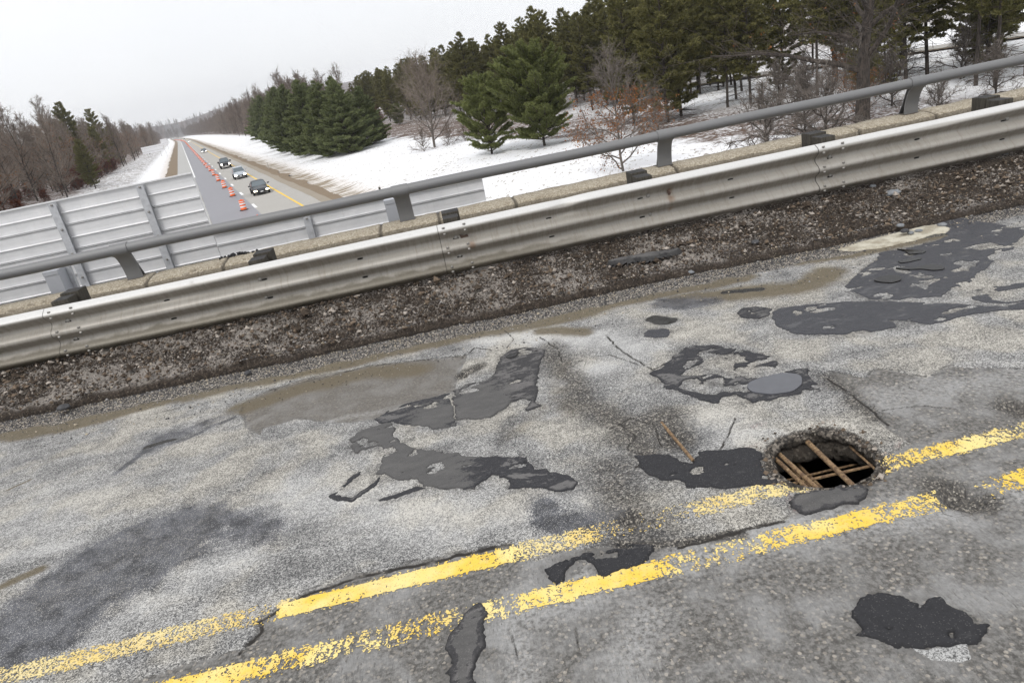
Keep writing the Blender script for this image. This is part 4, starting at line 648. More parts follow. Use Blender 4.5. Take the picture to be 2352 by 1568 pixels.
# torn plate stuck in the splice and the white reflector
m = MB(); m.prism([(.155, -.135), (.205, -.150), (.235, -.145), (.245, -.185), (.225, -.215), (.195, -.268), (.180, -.235)], -.021, -.017, 'y')
o = m.build('torn_plate', plain('rusted_plate', (.085, .055, .042), .8, var=.3, scale=40), rail); o['label'] = 'torn brown steel plate poking out of the splice'
o.location = (-.04, -.046, .0); o.rotation_euler = (.25, 0, 0)
m = MB(); m.prism([(2.25, -.135), (2.275, -.150), (2.29, -.165), (2.275, -.215), (2.262, -.20)], -.035, -.030, 'y'); o = m.build('torn_plate', bpy.data.materials['rusted_plate'], rail); o['label'] = 'small brown plate wedged at a rusted post bolt'
m = MB(); m.lathe([(0, -.006), (.011, -.004), (.013, .001)], 12, axis='y'); o = m.build('reflector', plain('white_reflector', (.85, .85, .86), .3), rail); o.scale = (2.0, 1, 1.0); o.location = (3.10, -.083, -.44); o['label'] = 'small white reflector on the lowest ridge'

# ------------------------------------------------------------------ concrete parapet behind it
t = NT('exposed_aggregate_concrete'); v = t.sep(t.voro(75)); v2 = t.sep(t.voro(150)); n_ = t.noise(5, 5); n40 = t.noise(60, 4, rough=.7)
col = t.ramp(t.add(t.mul(v, .6), t.mul(v2, .4)), [(.1, (.20, .17, .12)), (.5, (.36, .31, .23)), (.9, (.56, .51, .42))])
col = t.mix(t.mul(t.step(n_, .5, .72), .45), col, (.22, .18, .125)); col = t.mix(t.mul(t.step(n40, .6, .7), .6), col, (.12, .10, .07))
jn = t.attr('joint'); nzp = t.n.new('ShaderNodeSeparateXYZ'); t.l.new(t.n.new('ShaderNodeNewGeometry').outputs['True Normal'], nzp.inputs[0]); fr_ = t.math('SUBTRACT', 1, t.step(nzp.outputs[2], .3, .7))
col = t.mix(t.mul(fr_, .62), col, t.mix(n40, (.07, .06, .045), (.20, .17, .13))); col = t.mix(t.mul(jn, .8), col, (.05, .042, .032))  # upright faces painted darker: shade of the front put into the colour; dark joints
M_par = t.done(col, .93, t.bump(t.add(v, n40), .8, .006))
prof = [(7.80, -.05), (7.80, .10), (7.80, .30), (7.80, .47), (7.803, .54), (7.812, .575), (7.83, .592), (7.90, .604), (8.0, .611), (8.12, .613), (8.21, .610), (8.235, .590), (8.24, .5), (8.24, -.4)]
FPp = []
for (a, b), (c, d) in zip(prof, prof[1:]):
    k = max(1, int(math.hypot(c - a, d - b) / .02)) if b > .4 or d > .4 else 2
    FPp += [(a + (c - a) * i / k, b + (d - b) * i / k) for i in range(k)]
FPp = np.array(FPp + [prof[-1]])
xs = np.arange(-9, 12, .013); X = np.repeat(xs, len(FPp)); PY = np.tile(FPp[:, 0], len(xs)); PZz = np.tile(FPp[:, 1], len(xs))
JT = [-5.15, -3.32, -2.48, -.72, -.05, .83, 2.32, 2.72, 4.92, 5.86, 7.4, 8.9]; xs_dummy = 0; jd = np.min(np.abs(X[:, None] + .015 * (fbm(PY, PZz, 30, 3, 7) - .5)[:, None] - np.array(JT)[None]), 1)
JW = 1 - sstep(.006, .026, jd); rgh = .010 * (fbm(X, PY + PZz, 26, 4, 8) - .5) + .018 * (fbm(X, PY - PZz, 4, 3, 9) - .5)
chipz = .05 * sstep(.66, .80, fbm(X, PY * 3, 5, 3, 11)) * sstep(.56, .60, PZz) * (PY < 7.9)
V = np.stack([X, PY + (rgh + JW * .02) * (PY < 7.9), PZz + rgh * (PZz > .55) - JW * .018 * (PZz > .5) - chipz], 1)
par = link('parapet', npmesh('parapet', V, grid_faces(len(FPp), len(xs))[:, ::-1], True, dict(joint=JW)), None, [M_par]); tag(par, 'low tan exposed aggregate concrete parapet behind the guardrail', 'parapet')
m = MB(); r_ = random.Random(4)
for i in range(70):
    q = r_.gauss(0, .09); m.box((-2.38 + q, 8.13 + r_.gauss(0, .02), .62 + max(0, .025 - abs(q) * .2) * r_.random()), (r_.uniform(.008, .025),) * 3, rot=Matrix.Rotation(r_.uniform(0, 3), 3, 'Z') @ Matrix.Rotation(r_.uniform(0, 3), 3, 'X'))
o = m.build('tar_crumbs', plain('tar', (.02, .02, .022), .5)); tag(o, 'heap of black tar crumbs on top of the parapet', 'tar crumbs', None, 'stuff')

# ------------------------------------------------------------------ round pipe railing on cast posts
t = NT('cast_aluminium'); n_ = t.noise(30, 4); n5 = t.noise(3, 4); n2 = t.noise(220, 2)
M_al = t.done(t.mix(t.mul(n5, .8), t.mix(n2, (.165, .168, .176), (.24, .243, .25)), (.20, .198, .19)), .60, t.bump(t.add(n_, n2), .12, .002), .35)
M_alp = t.m
rl = empty('bridge_railing', (0, 7.97, .605), 'dull grey round pipe railing on curved cast posts along the bridge edge', 'railing')
PR = .0575; PCZ = .365
m = MB(); m.tube([(-10 + i * .5, -.02, PCZ + .004 * math.sin(i)) for i in range(60)], PR, 28); m.build('rail_pipe', M_alp, rl, smooth=True)
RPX = [-9.6, -6.55, -3.50, -.405, 2.655, 5.705, 8.76]
def ribbon(pts, th):
    """closed outline of a bent flange of thickness th in the y-z plane"""
    A_, B_ = [], []
    for i, p in enumerate(pts):
        a = pts[max(i - 1, 0)]; b = pts[min(i + 1, len(pts) - 1)]; dx, dz = b[0] - a[0], b[1] - a[1]; L = math.hypot(dx, dz); nx, nz = -dz / L * th / 2, dx / L * th / 2
        A_.append((p[0] + nx, p[1] + nz)); B_.append((p[0] - nx, p[1] - nz))
    return A_ + B_[::-1]
for x in RPX:
    fr = [(.075, 0), (.074, .05), (.068, .10), (.055, .16), (.036, .21), (.012, .255), (-.012, .285), (-.045, .310)]
    fr = [(.075 - .0, 0.006)] + fr[1:]
    m = MB(); m.prism(ribbon(fr, .012), x - .085, x + .085); post = m.build('railing_post', M_al, rl, smooth='auto')
    m = MB(); m.prism([(.080, .006), (.215, .006), (.19, .03), (.05, .33), (-.005, .33), (-.01, .30), (.015, .262), (.040, .214), (.060, .16), (.072, .10)], x - .008, x + .008); m.build('web_plate', M_al, post)
    m = MB(); m.prism(ribbon([(.222, .006), (.16, .11), (.085, .27), (.035, .34)], .010), x - .055, x + .055); m.build('back_leg', M_al, post, smooth='auto')
    m = MB(); m.box((x, .145, .004), (.18, .20, .014)); m.build('base_plate', plain('stained_base', (.10, .085, .07), .8), post)
    m = MB(); c = [(-.02 + (PR + .009) * math.cos(a), PCZ + (PR + .009) * math.sin(a)) for a in np.linspace(0, 2 * math.pi, 36, endpoint=False)]
    m.prism(c, x - .092, x + .092); m.build('pipe_collar', M_al, post, smooth='auto')

# ------------------------------------------------------------------ backs of the overhead signs hung on the bridge
t = NT('sign_back_aluminium'); n_ = t.noise(4, 5); n80 = t.noise(140, 3, rough=.7); st = t.noise(1, 4, t.vec(t.tc, (1.2, 1, 30)))
col = t.mix(t.ramp(n_, [(.35, 0), (.7, 1)]), (.68, .685, .695), (.78, .78, .785)); col = t.mix(t.mul(t.step(n80, .60, .72), .35), col, (.34, .34, .34)); col = t.mix(t.mul(t.step(st, .55, .75), .35), col, (.46, .455, .44)); col = t.mix(t.mul(t.step(t.noise(1, 5, t.vec(t.tc, (14, 1, 2.0)), rough=.7), .55, .75), .30), col, (.42, .40, .37))
M_sign = t.done(col, .5, t.bump(n_, .05, .01), .25)
M_beam = plain('galvanised_beam', (.48, .49, .51), .5, .3, var=.15, scale=20)
def hung_sign(x0, x1, zt, zb, cols, lab, dz0=0):
    yc = 9.2; s = empty('overhead_sign', ((x0 + x1) / 2, yc, zb), lab, 'road sign')
    ox, oz = (x0 + x1) / 2, zb; z = zt; i = 0; prof = []; n = int((zt - zb) / .153)
    # extruded planks: gently dished faces with alternating single and triple ribs
    pts = [(0, zt)]
    for i in range(n):
        z1 = zt - i * .153; z0 = z1 - .153
        if (i + dz0) % 2 == 0:
            pts += [(-.0, z1 - .004), (.001, z1 - .03), (.003, z1 - .09), (.001, z0 + .018), (-.010, z0 + .010), (-.016, z0 + .006), (-.016, z0 + .003), (-.004, z0)]
        else:
            pts += [(-.0, z1 - .004), (.002, z1 - .04), (.003, z1 - .08), (.001, z0 + .028), (-.012, z0 + .026), (-.012, z0 + .021), (.006, z0 + .019), (.006, z0 + .014), (-.015, z0 + .012), (-.015, z0 + .007), (.006, z0 + .005), (-.012, z0 + .001), (-.004, z0)]
    P = np.array([(a, b - oz) for a, b in pts]); n = len(P); xs = np.linspace(x0 - ox, x1 - ox, 24)
    V = np.array([(xi, a, b) for xi in xs for a, b in P]); m_ = len(V); F = grid_faces(n, len(xs))
    V = np.concatenate([V, V * [1, 0, 1] + [0, .03, 0]]); F2 = F[:, ::-1] + m_
    q = np.arange(n - 1); s3 = np.stack([q, q + m_, q + 1 + m_, q + 1], 1); q = q + (len(xs) - 1) * n; s4 = np.stack([q, q + 1, q + 1 + m_, q + m_], 1)
    e1 = np.arange(len(xs) - 1) * n; s1 = np.stack([e1, e1 + n, e1 + n + m_, e1 + m_], 1)
    link('sign_panel', npmesh('sign_panel', V, np.concatenate([F, F2, s1, s3, s4]), False), s, [M_sign])
    m = MB(); m.box((0, -.004, zt - oz + .008), (x1 - x0, .045, .016)); m.build('edge_trim', M_sign, s)
    for cx in cols:
        h = zt - zb - .01; m = MB()
        m.prism([(-.045, -.05), (.045, -.05), (.045, -.043), (.006, -.043), (.006, -.012), (.045, -.012), (.045, -.003), (-.045, -.003), (-.045, -.012), (-.006, -.012), (-.006, -.043), (-.045, -.043)], 0, h, 'z')
        b_ = m.build('upright_beam', M_beam, s, bevel=0); b_.location = (cx - ox, -.016, 0)
        k = 0
        while zt - .03 - .306 * k > zb + .1:
            m = MB(); m.lathe([(0, -.020), (.010, -.018), (.013, -.012), (.015, 0)], 8, axis='y'); o = m.build('clamp_bolt', M_bolt, b_); o.location = (.0, -.05, zt - .03 - .306 * k - oz); k += 1
    return s
hung_sign(-9.6, -2.9, 1.525, -1.4, [-8.0, -6.2, -4.585, -3.525], 'tall ribbed back of an overhead road sign hung on the bridge at left')
hung_sign(-2.893, .60, .745, -1.4, [-1.7], 'low ribbed back of a second road sign reaching right to mid picture', 1)
M_brk = plain('bracket_steel', (.44, .455, .49), .5, .4, var=.06, scale=6)
for xb, lab in ((-4.55, 'grey steel sign bracket box behind the parapet at far left'), (-.545, 'grey steel sign bracket box behind the railing post mid picture')):
    s = empty('sign_bracket', (xb, 8.6, -.2), lab, 'sign bracket')
    m = MB(); m.box((-.02, 0, .50), (.17, .26, .95)); m.build('box_plate', M_brk, s, bevel=.003)
    m = MB(); m.box((-.02, -.002, 1.0), (.175, .27, .05)); m.build('cap_plate', M_brk, s, bevel=.003)
    m = MB(); m.box((.09, .08, .52), (.045, .05, .98)); f_ = m.build('side_angle', M_beam, s)
    m = MB(); m.box((0, .36, .6), (.08, .42, .08)); m.build('arm', M_beam, s)
# ------------------------------------------------------------------ highway below, terrain
GZ = -5.8; AH = math.radians(-17.5); AL = np.array([math.sin(AH), math.cos(AH)]); PE = np.array([math.cos(AH), -math.sin(AH)])
def uv(u, v, z=0): return (u * PE[0] + v * AL[0], u * PE[1] + v * AL[1], GZ + z)
def uvarr(u, v, z): return np.stack([u * PE[0] + v * AL[0], u * PE[1] + v * AL[1], GZ + z], 1)
def bend(v): return -18 * sstep(700, 2400, v)       # the road drifts left far away
def ground_z(u, v):
    z = -.14 + 0 * u
    z = z + .02 * (fbm(u, v, .06, 3, 21) - .5) * 6 * sstep(12, 22, np.abs(u - 3))
    z = z + .75 * sstep(-9, -17, u) * sstep(20, 90, v) + 2.5 * sstep(-22, -120, u)
    z = z - .35 * sstep(10.5, 14, u) * (1 - sstep(17, 26, u)) + .2 * sstep(18, 40, u)
    z = z + 6 * sstep(60, 260, u) * sstep(90, 300, v) + 25 * sstep(1300, 2600, v) * sstep(20, 300, np.abs(u)) + 55 * sstep(2350, 3600, v)
    return z
us = np.concatenate([np.linspace(-900, -130, 14), np.linspace(-125, -32, 32), np.linspace(-30, 60, 121), np.linspace(62, 140, 30), np.linspace(150, 900, 14)])
vs = np.concatenate([np.linspace(-60, 0, 8), np.linspace(2, 200, 130), np.linspace(205, 700, 80), np.linspace(720, 4200, 50)])
U_, V_ = np.meshgrid(us, vs); U_ = U_.ravel(); V_ = V_.ravel()
ter = npmesh('snow_ground', uvarr(U_ + bend(V_), V_, ground_z(U_, V_)), grid_faces(len(us), len(vs)), True, dict(u=U_, v=V_))
t = NT('snow_ground'); u = t.attr('u'); n_ = t.noise(.35, 5, rough=.65); n3 = t.noise(2.6, 5, rough=.7); nst = t.noise(1, 5, t.vec(t.vec(t.tc, (1, 1, 1), (0, 0, -AH)), (2.2, .10, 1)), rough=.7); ngr = t.noise(1, 4, t.vec(t.vec(t.tc, (1, 1, 1), (0, 0, .3)), (3.0, 1.1, 1)), rough=.75)
snow = t.mix(n_, (.80, .81, .83), (.88, .885, .90))
grass = t.mix(n3, (.13, .095, .055), (.30, .24, .16))
nearr = t.math('SUBTRACT', 1, t.step(t.math('ABSOLUTE', t.add(u, -11.5)), 1.5, 6.5))
near_l = t.math('SUBTRACT', 1, t.step(t.math('ABSOLUTE', t.add(u, 4.5)), .6, 3.5))
farL = t.step(u, -10, -13)
wood = t.add(t.step(u, -19, -25), t.mul(t.step(t.add(u, t.mul(t.math('SUBTRACT', n_, .5), 14)), 33, 38), t.add(t.math('SUBTRACT', 1, t.step(u, 44, 56)), t.mul(t.step(t.attr('v'), 80, 120), .9))))
c_ = t.mix(t.mul(t.step(t.add(t.mul(ngr, .7), t.mul(n_, .3)), .545, .60), .75), snow, grass)
c_ = t.mix(t.mul(nearr, .45), c_, (.55, .46, .36)); c_ = t.mix(t.step(t.add(t.mul(nearr, .40), nst), .80, .98), c_, t.mix(n3, (.17, .125, .07), (.30, .24, .16)))
c_ = t.mix(t.mul(near_l, .5), c_, (.50, .40, .30)); c_ = t.mix(t.mul(farL, t.step(t.add(ngr, t.mul(n_, .3)), .60, .72)), c_, (.13, .10, .075))
vf = t.attr('v'); fz = t.mul(t.step(vf, 1500, 2100), t.step(t.math('ABSOLUTE', t.add(u, 20)), 20, 40)); fz = t.math('MAXIMUM', fz, t.step(vf, 2350, 2450)); c_ = t.mix(t.mul(fz, .92), c_, (.085, .075, .070)); c_ = t.mix(t.mul(wood, t.step(t.add(n3, t.mul(n_, .5)), .60, .80)), c_, (.10, .06, .04))
ter_o = link('snow_ground', ter, None, [t.done(c_, .9, t.bump(n3, .3, .1))]); tag(ter_o, kind='structure')
def strip(name, u0, u1, z, mat, v0=-20, v1=2600, step=20, lift=0, uj=0):
    vs = np.arange(v0, v1, step, dtype=float); n = len(vs); b = bend(vs); j0 = uj * (fbm(vs, vs * 0, .23, 3, 3) - .5); j1 = uj * (fbm(vs, vs * 0, .19, 3, 5) - .5)
    V = np.concatenate([uvarr(u0 + b + j0, vs, np.full(n, z)), uvarr(u1 + b + j1, vs, np.full(n, z))]); i = np.arange(n - 1)
    me = npmesh(name, V, np.stack([i, i + n, i + n + 1, i + 1], 1), False); o = link(name, me, None, [mat]); tag(o, kind='structure'); return o
def road_mat(name, a, b, sc_=1.0, rough=.85):
    t = NT(name); n_ = t.noise(1, 4, t.vec(t.vec(t.tc, (1, 1, 1), (0, 0, -AH)), (1.6, .06, 1))); n2 = t.noise(sc_, 4); n9 = t.noise(14, 3)
    return t.done(t.mix(t.add(t.mul(n_, .5), t.mul(n2, .5)), a, b), rough, t.bump(n9, .2, .01))
rb = MB(); 
vs = np.arange(-20, 2600, 20.); 
strip('road_base', -5.2, 11.6, -.02, road_mat('dirt_verge', (.15, .105, .06), (.25, .19, .125)), uj=1.6, step=2)
strip('road_shoulder', -2.7, .24, 0, road_mat('grey_shoulder', (.36, .36, .345), (.46, .455, .44)), uj=.15, step=4)
strip('closed_lane', .24, 4.36, .004, road_mat('new_asphalt', (.190, .188, .205), (.265, .262, .285), .3, .55))
strip('open_lane', 4.36, 9.55, .004, road_mat('old_concrete_lane', (.33, .315, .29), (.43, .415, .385), .5), uj=.0, step=20)
strip('gravel_shoulder', 9.5, 10.4, .008, road_mat('tan_shoulder', (.24, .20, .15), (.34, .30, .24), 1.2), uj=.5, step=3)
MW = plain('white_paint', (.78, .78, .77), .6, var=.05); MY = plain('yellow_paint', (.80, .52, .04), .6, var=.05)
strip('white_edge_line', .16, .42, .012, MW, v0=142); strip('yellow_edge_line', 7.72, 7.93, .012, MY)
m = MB()
for k in range(70):
    v0 = 55.4 + 16 * k; a, b, c, d = uv(4.34 + bend(v0), v0, .014), uv(4.62 + bend(v0), v0, .014), uv(4.62 + bend(v0), v0 + 4, .014), uv(4.34 + bend(v0), v0 + 4, .014); m.add([a, b, c, d], [(0, 1, 2, 3)])
o = m.build('lane_dashes', MW); tag(o, kind='structure')
# ramp road far right through the trees
P0 = np.array([20., 78.]); P1 = np.array([45.8, 105.4]) ; P2 = np.array([74, 84.])
q = [(34, 118), (45, 106), (58, 92), (72, 78), (95, 56), (140, 20)]
def road_through(q, w, z, name, mat):
    q = np.array(q, float); d = np.gradient(q, axis=0); d /= np.linalg.norm(d, axis=1)[:, None]; nr = np.stack([-d[:, 1], d[:, 0]], 1)
    A_, B_ = q + nr * w / 2, q - nr * w / 2; uu = lambda p: (p @ PE, p @ AL); V = []
    for P in (A_, B_): 
        ug, vg = uu(P); V.append(np.c_[P, GZ + ground_z(ug, vg) + z])
    n = len(q); i = np.arange(n - 1); o = link(name, npmesh(name, np.concatenate(V), np.stack([i, i + n, i + n + 1, i + 1], 1)), None, [mat]); tag(o, kind='structure')
def dens_(q, k=12):
    q = np.array(q, float); s = np.linspace(0, len(q) - 1, k * (len(q) - 1)); return list(zip(np.interp(s, range(len(q)), q[:, 0]), np.interp(s, range(len(q)), q[:, 1])))
road_through(dens_(q), 7.5, .20, 'ramp_verge', bpy.data.materials['dirt_verge']); road_through(dens_(q), 5.5, .24, 'ramp_road', bpy.data.materials['old_concrete_lane'])

# ------------------------------------------------------------------ traffic drums
M_or = plain('drum_orange', (.85, .14, .02), .5, var=.08); M_wh = plain('drum_white', (.80, .80, .82), .4, var=.05); M_rub = plain('black_rubber', (.03, .03, .03), .8)
def make_drum(full=True):
    d = empty('traffic_drum', (0, 0, 0)); zs = [.08, .30, .45, .60, .75, .94]; R = [.29, .275, .26, .245, .235, .22]
    if full:
        m = MB(); m.lathe([(.29, .05), (.285, .20), (.27, .22), (.262, .94), (.22, .97), (0, .985)], 18); m.build('drum_body', M_or, d, smooth='auto')
        for z in (.30, .58): 
            pass
        for z0, z1 in ((.27, .41), (.55, .69)):
            m = MB(); m.lathe([(.272, z0), (.276, z0 + .01), (.273, z1 - .01), (.268, z1)], 18); m.build('white_band', M_wh, d, smooth='auto')
        m = MB(); m.lathe([(.24, .80), (.268, .805), (.266, .86), (.24, .865)], 18); m.build('white_band', M_wh, d)
        m = MB(); m.lathe([(0, 0), (.40, 0), (.41, .04), (.30, .075), (.28, .08)], 18); m.build('rubber_base', M_rub, d, smooth='auto')
        m = MB(); m.box((0, 0, 1.02), (.20, .05, .08)); m.build('handle', M_or, d, bevel=.01)
    else:
        m = MB(); m.lathe([(.40, 0), (.40, .05), (.28, .07)], 8, mi=2); m.lathe([(.285, .07), (.27, .27)], 8, mi=0); m.lathe([(.272, .27), (.272, .41)], 8, mi=1); m.lathe([(.27, .41), (.265, .55)], 8, mi=0)
        m.lathe([(.268, .55), (.266, .69)], 8, mi=1); m.lathe([(.262, .69), (.25, .95), (0, 1.0)], 8, mi=0)
        bpy.data.objects.remove(d); d = m.build('traffic_drum', [M_or, M_wh, M_rub])
    return d
dfull = make_drum(); dlow = make_drum(False)
GD = 'orange drums closing the lane'
v = 56.0; k = 0; order = ['nearest orange and white drum, only its top showing above the railing', 'second drum from the bridge, the nearest one fully visible', 'third drum from the bridge, black base tilted flat', 'fourth drum from the bridge', 'fifth drum from the bridge, its colour faded paler', 'sixth drum from the bridge']
vv = [57.0, 71.8, 88.7, 103.3, 119.4, 135.7, 152.2, 167.6, 182.8]
while vv[-1] < 1330: vv.append(vv[-1] + (16 if vv[-1] < 640 else 10))
for k, v in enumerate(vv):
    near = k < 24; src = dfull if near else dlow
    o = src if k in (0, 24) else copy_tree(src)
    r_ = random.Random(k); uu_ = 3.42 + r_.uniform(-.06, .06) + float(bend(v)) - 5.5 * float(sstep(700, 1320, v))
    o.location = uv(uu_, v, .006); o.rotation_euler = (r_.uniform(-.02, .02), r_.uniform(-.02, .02), r_.uniform(0, 6))
    tag(o, order[k] if k < len(order) else ('orange and white traffic drum further up the closed lane' if near else 'tiny far orange drum in the line up the closed lane'), 'traffic drum', GD)

# ------------------------------------------------------------------ cars coming towards the bridge
M_glass = NT('car_glass').done((.10, .125, .14), .12, spec=.8); M_tyre = plain('tyre', (.025, .025, .025), .85); M_rim = plain('rim', (.35, .36, .37), .35, .7)
M_lamp = emit('lit_headlamp', (1, .95, .85), 9); M_lampw = emit('warm_headlamp', (1, .85, .6), 7); M_trim = plain('black_trim', (.02, .02, .022), .5)
def paint(name, c): return NT(name).done(c, .28, metal=.35, spec=.6)
def car(kind, col, loc, lab, lamp=M_lamp):
    """front looks along -y (towards the bridge); origin on the road below the middle"""
    c = empty('car' if kind != 'pickup' else 'pickup_truck', loc, lab, 'pickup truck' if kind == 'pickup' else 'car', rz=math.pi - 0 + 0); c.rotation_euler = (0, 0, -AH)
    S = dict(sedan=(4.7, .92, [(-2.35, .52, .80), (-2.2, .68, .88), (-1.3, .84, .92), (-.85, .93, .92), (1.35, .97, .92), (2.1, .98, .90), (2.35, .80, .84)], 1.46, [(-1.05, .92), (-.25, 1.40), (.35, 1.46), (1.05, 1.42), (1.85, 1.0)]),
             suv=(4.5, .93, [(-2.25, .62, .82), (-2.1, .82, .89), (-1.25, 1.00, .93), (-.9, 1.06, .93), (1.6, 1.08, .93), (2.1, 1.05, .92), (2.25, .9, .88)], 1.70, [(-1.15, 1.05), (-.45, 1.60), (.2, 1.70), (1.55, 1.64), (2.05, 1.1)]),
             pickup=(5.8, 1.0, [(-2.9, .80, .92), (-2.78, 1.02, .98), (-1.6, 1.18, 1.0), (-1.3, 1.20, 1.0), (2.6, 1.20, 1.0), (2.85, 1.18, .98), (2.9, 1.0, .95)], 1.92, [(-1.5, 1.18), (-.85, 1.84), (-.4, 1.92), (.75, 1.90), (1.05, 1.2)]))[kind]
    L, W, st, H_, cab = S; V = []; F = []; z0 = .26 if kind == 'sedan' else (.34 if kind == 'suv' else .45)
    half = lambda w, zt: [(0, z0), (w * .80, z0), (w * .97, z0 + .12), (w, z0 + (zt - z0) * .5), (w * .97, z0 + (zt - z0) * .8), (w * .88, zt - .02), (w * .55, zt + .02), (0, zt + .035)]
    for y, zt, w_ in st:
        h_ = half(w_ * W / .92 * (.92 if kind != 'pickup' else .95), zt); ring = h_ + [(-x, z) for x, z in h_[-2:0:-1]]; V += [(x, y, z) for x, z in ring]
    n = 14; m = MB(); F = [(i * n + k, i * n + (k + 1) % n, (i + 1) * n + (k + 1) % n, (i + 1) * n + k) for i in range(len(st) - 1) for k in range(n)]
    F += [tuple(range(n)), tuple(range((len(st) - 1) * n, len(st) * n))]; m.add(V, F)
    # roof
    wr = W * .70; wb = W * .88
    (y1, zb1), (y2, zr1), (y3, zr2), (y4, zr3), (y5, zb2) = cab
    body = m.build('body', col, c, bevel=.03, smooth='auto')
    m = MB(); m.add([(-wr, y2, zr1 - .03), (wr, y2, zr1 - .03), (wr * 1.02, y3, zr2 - .03), (-wr * 1.02, y3, zr2 - .03), (wr * .96, y4, zr3 - .03), (-wr * .96, y4, zr3 - .03), (-wr * .8, y2 + .05, zr1 + .02), (wr * .8, y2 + .05, zr1 + .02), (wr * .8, y3, zr2 + .02), (-wr * .8, y3, zr2 + .02), (wr * .75, y4 - .05, zr3 + .02), (-wr * .75, y4 - .05, zr3 + .02)],
        [(6, 7, 8, 9), (9, 8, 10, 11), (0, 1, 7, 6), (1, 2, 8, 7), (2, 4, 10, 8), (4, 5, 11, 10), (5, 3, 9, 11), (3, 0, 6, 9)]); m.build('roof', col, c, smooth='auto')
    q = lambda *P: P
    m = MB(); m.add([(-wb, y1, zb1), (wb, y1, zb1), (wr * .97, y2, zr1 - .01), (-wr * .97, y2, zr1 - .01)], [(0, 1, 2, 3)]); m.build('windshield', M_glass, c)
    m = MB(); m.add([(wb * .95, y5, zb2), (-wb * .95, y5, zb2), (-wr * .9, y4, zr3 - .01), (wr * .9, y4, zr3 - .01)], [(0, 1, 2, 3)]); m.build('rear_window', M_glass, c)
    for s in (-1, 1):
        m = MB(); m.add([(s * wb, y1 + .05, zb1), (s * wr, y2, zr1 - .03), (s * wr * 1.02, y3, zr2 - .03), (s * wr * .96, y4, zr3 - .03), (s * wb, y5, zb2), (s * (wb + .01), y3, zb1)], [(0, 1, 2, 5), (5, 2, 3, 4)]); m.build('side_window', M_glass, c)
        m = MB(); m.tube([(s * wb, y1 + .03, zb1), (s * wr, y2, zr1)], .035, 6); m.build('pillar', col, c)
        m = MB(); m.box((s * (W + .12), y1 + .35, zb1 + .10), (.22 if kind != 'pickup' else .30, .10, .14 if kind != 'pickup' else .30)); m.build('mirror', M_trim if kind == 'pickup' else col, c, bevel=.02)
        lw, lh = dict(sedan=(.34, .13), suv=(.34, .16), pickup=(.26, .30))[kind]; zl = st[0][1] - (.02 if kind != 'pickup' else -.02)
        m = MB(); m.box((s * (W * .70), st[0][0] + .06, zl), (lw, .16, lh)); m.build('headlight', lamp, c, bevel=.02)
    fz = st[0][1]
    m = MB(); m.box((0, st[0][0] + .0, fz - .10 if kind != 'pickup' else fz - .06), (W * .85, .06, .12 if kind != 'pickup' else .34)); m.build('grille', M_trim, c, bevel=.01)
    m = MB(); m.box((0, st[0][0] - .02, z0 + .10), (W * 1.5, .14, .14)); m.build('bumper', M_trim, c, bevel=.03)
    m = MB(); m.box((0, st[0][0] - .10, z0 + .12), (.30, .02, .10)); m.build('number_plate', M_wh, c)
    rw = .33 if kind == 'sedan' else (.36 if kind == 'suv' else .41)
    for y in (st[0][0] + .85, st[-1][0] - .9):
        for s in (-1, 1):
            m = MB(); m.lathe([(rw * .6, -.11), (rw * .95, -.11), (rw, -.08), (rw, .08), (rw * .95, .11), (rw * .6, .11)], 18, axis='y'); wh = m.build('wheel', M_tyre, c, smooth='auto')
            wh.location = (s * (W - .10), y, rw); wh.rotation_euler = (0, 0, math.pi / 2)
            m = MB(); m.lathe([(0, .09), (rw * .2, .095), (rw * .58, .08), (rw * .62, .05)], 12, axis='y'); m.lathe([(0, -.09), (rw * .2, -.095), (rw * .58, -.08), (rw * .62, -.05)], 12, axis='y'); m.build('rim', M_rim, wh)
    return c
car('sedan', paint('charcoal_paint', (.045, .050, .057)), uv(6.25, 84.6, .006), 'dark sedan with lit headlights, the car nearest the bridge', M_lampw)
car('suv', paint('silver_blue_paint', (.46, .50, .54)), uv(6.35, 115.0, .006), 'silver blue crossover following the nearest dark sedan')
car('pickup', paint('black_paint', (.018, .022, .026)), uv(6.35, 151.5, .006), 'black pickup truck with big side mirrors and bright tall headlights')
car('sedan', paint('slate_paint', (.06, .075, .10)), uv(6.4, 280.0, .006), 'slate sedan alone some way behind the pickup')
car('suv', paint('white_car_paint', (.72, .73, .74)), uv(6.4, 655, .006), 'distant white SUV leading the far group of cars')
for k, (v_, kd, cn) in enumerate([(960, 'suv', 'slate_paint'), (1060, 'sedan', 'black_paint'), (1420, 'suv', 'white_car_paint')]):
    car(kd, bpy.data.materials[cn], uv(6.4 + float(bend(v_)), v_, .006), ['slate SUV just behind the distant white one', 'black sedan behind the slate SUV far up the road', 'tiny white car at the far end of the road'][k], M_lampw)
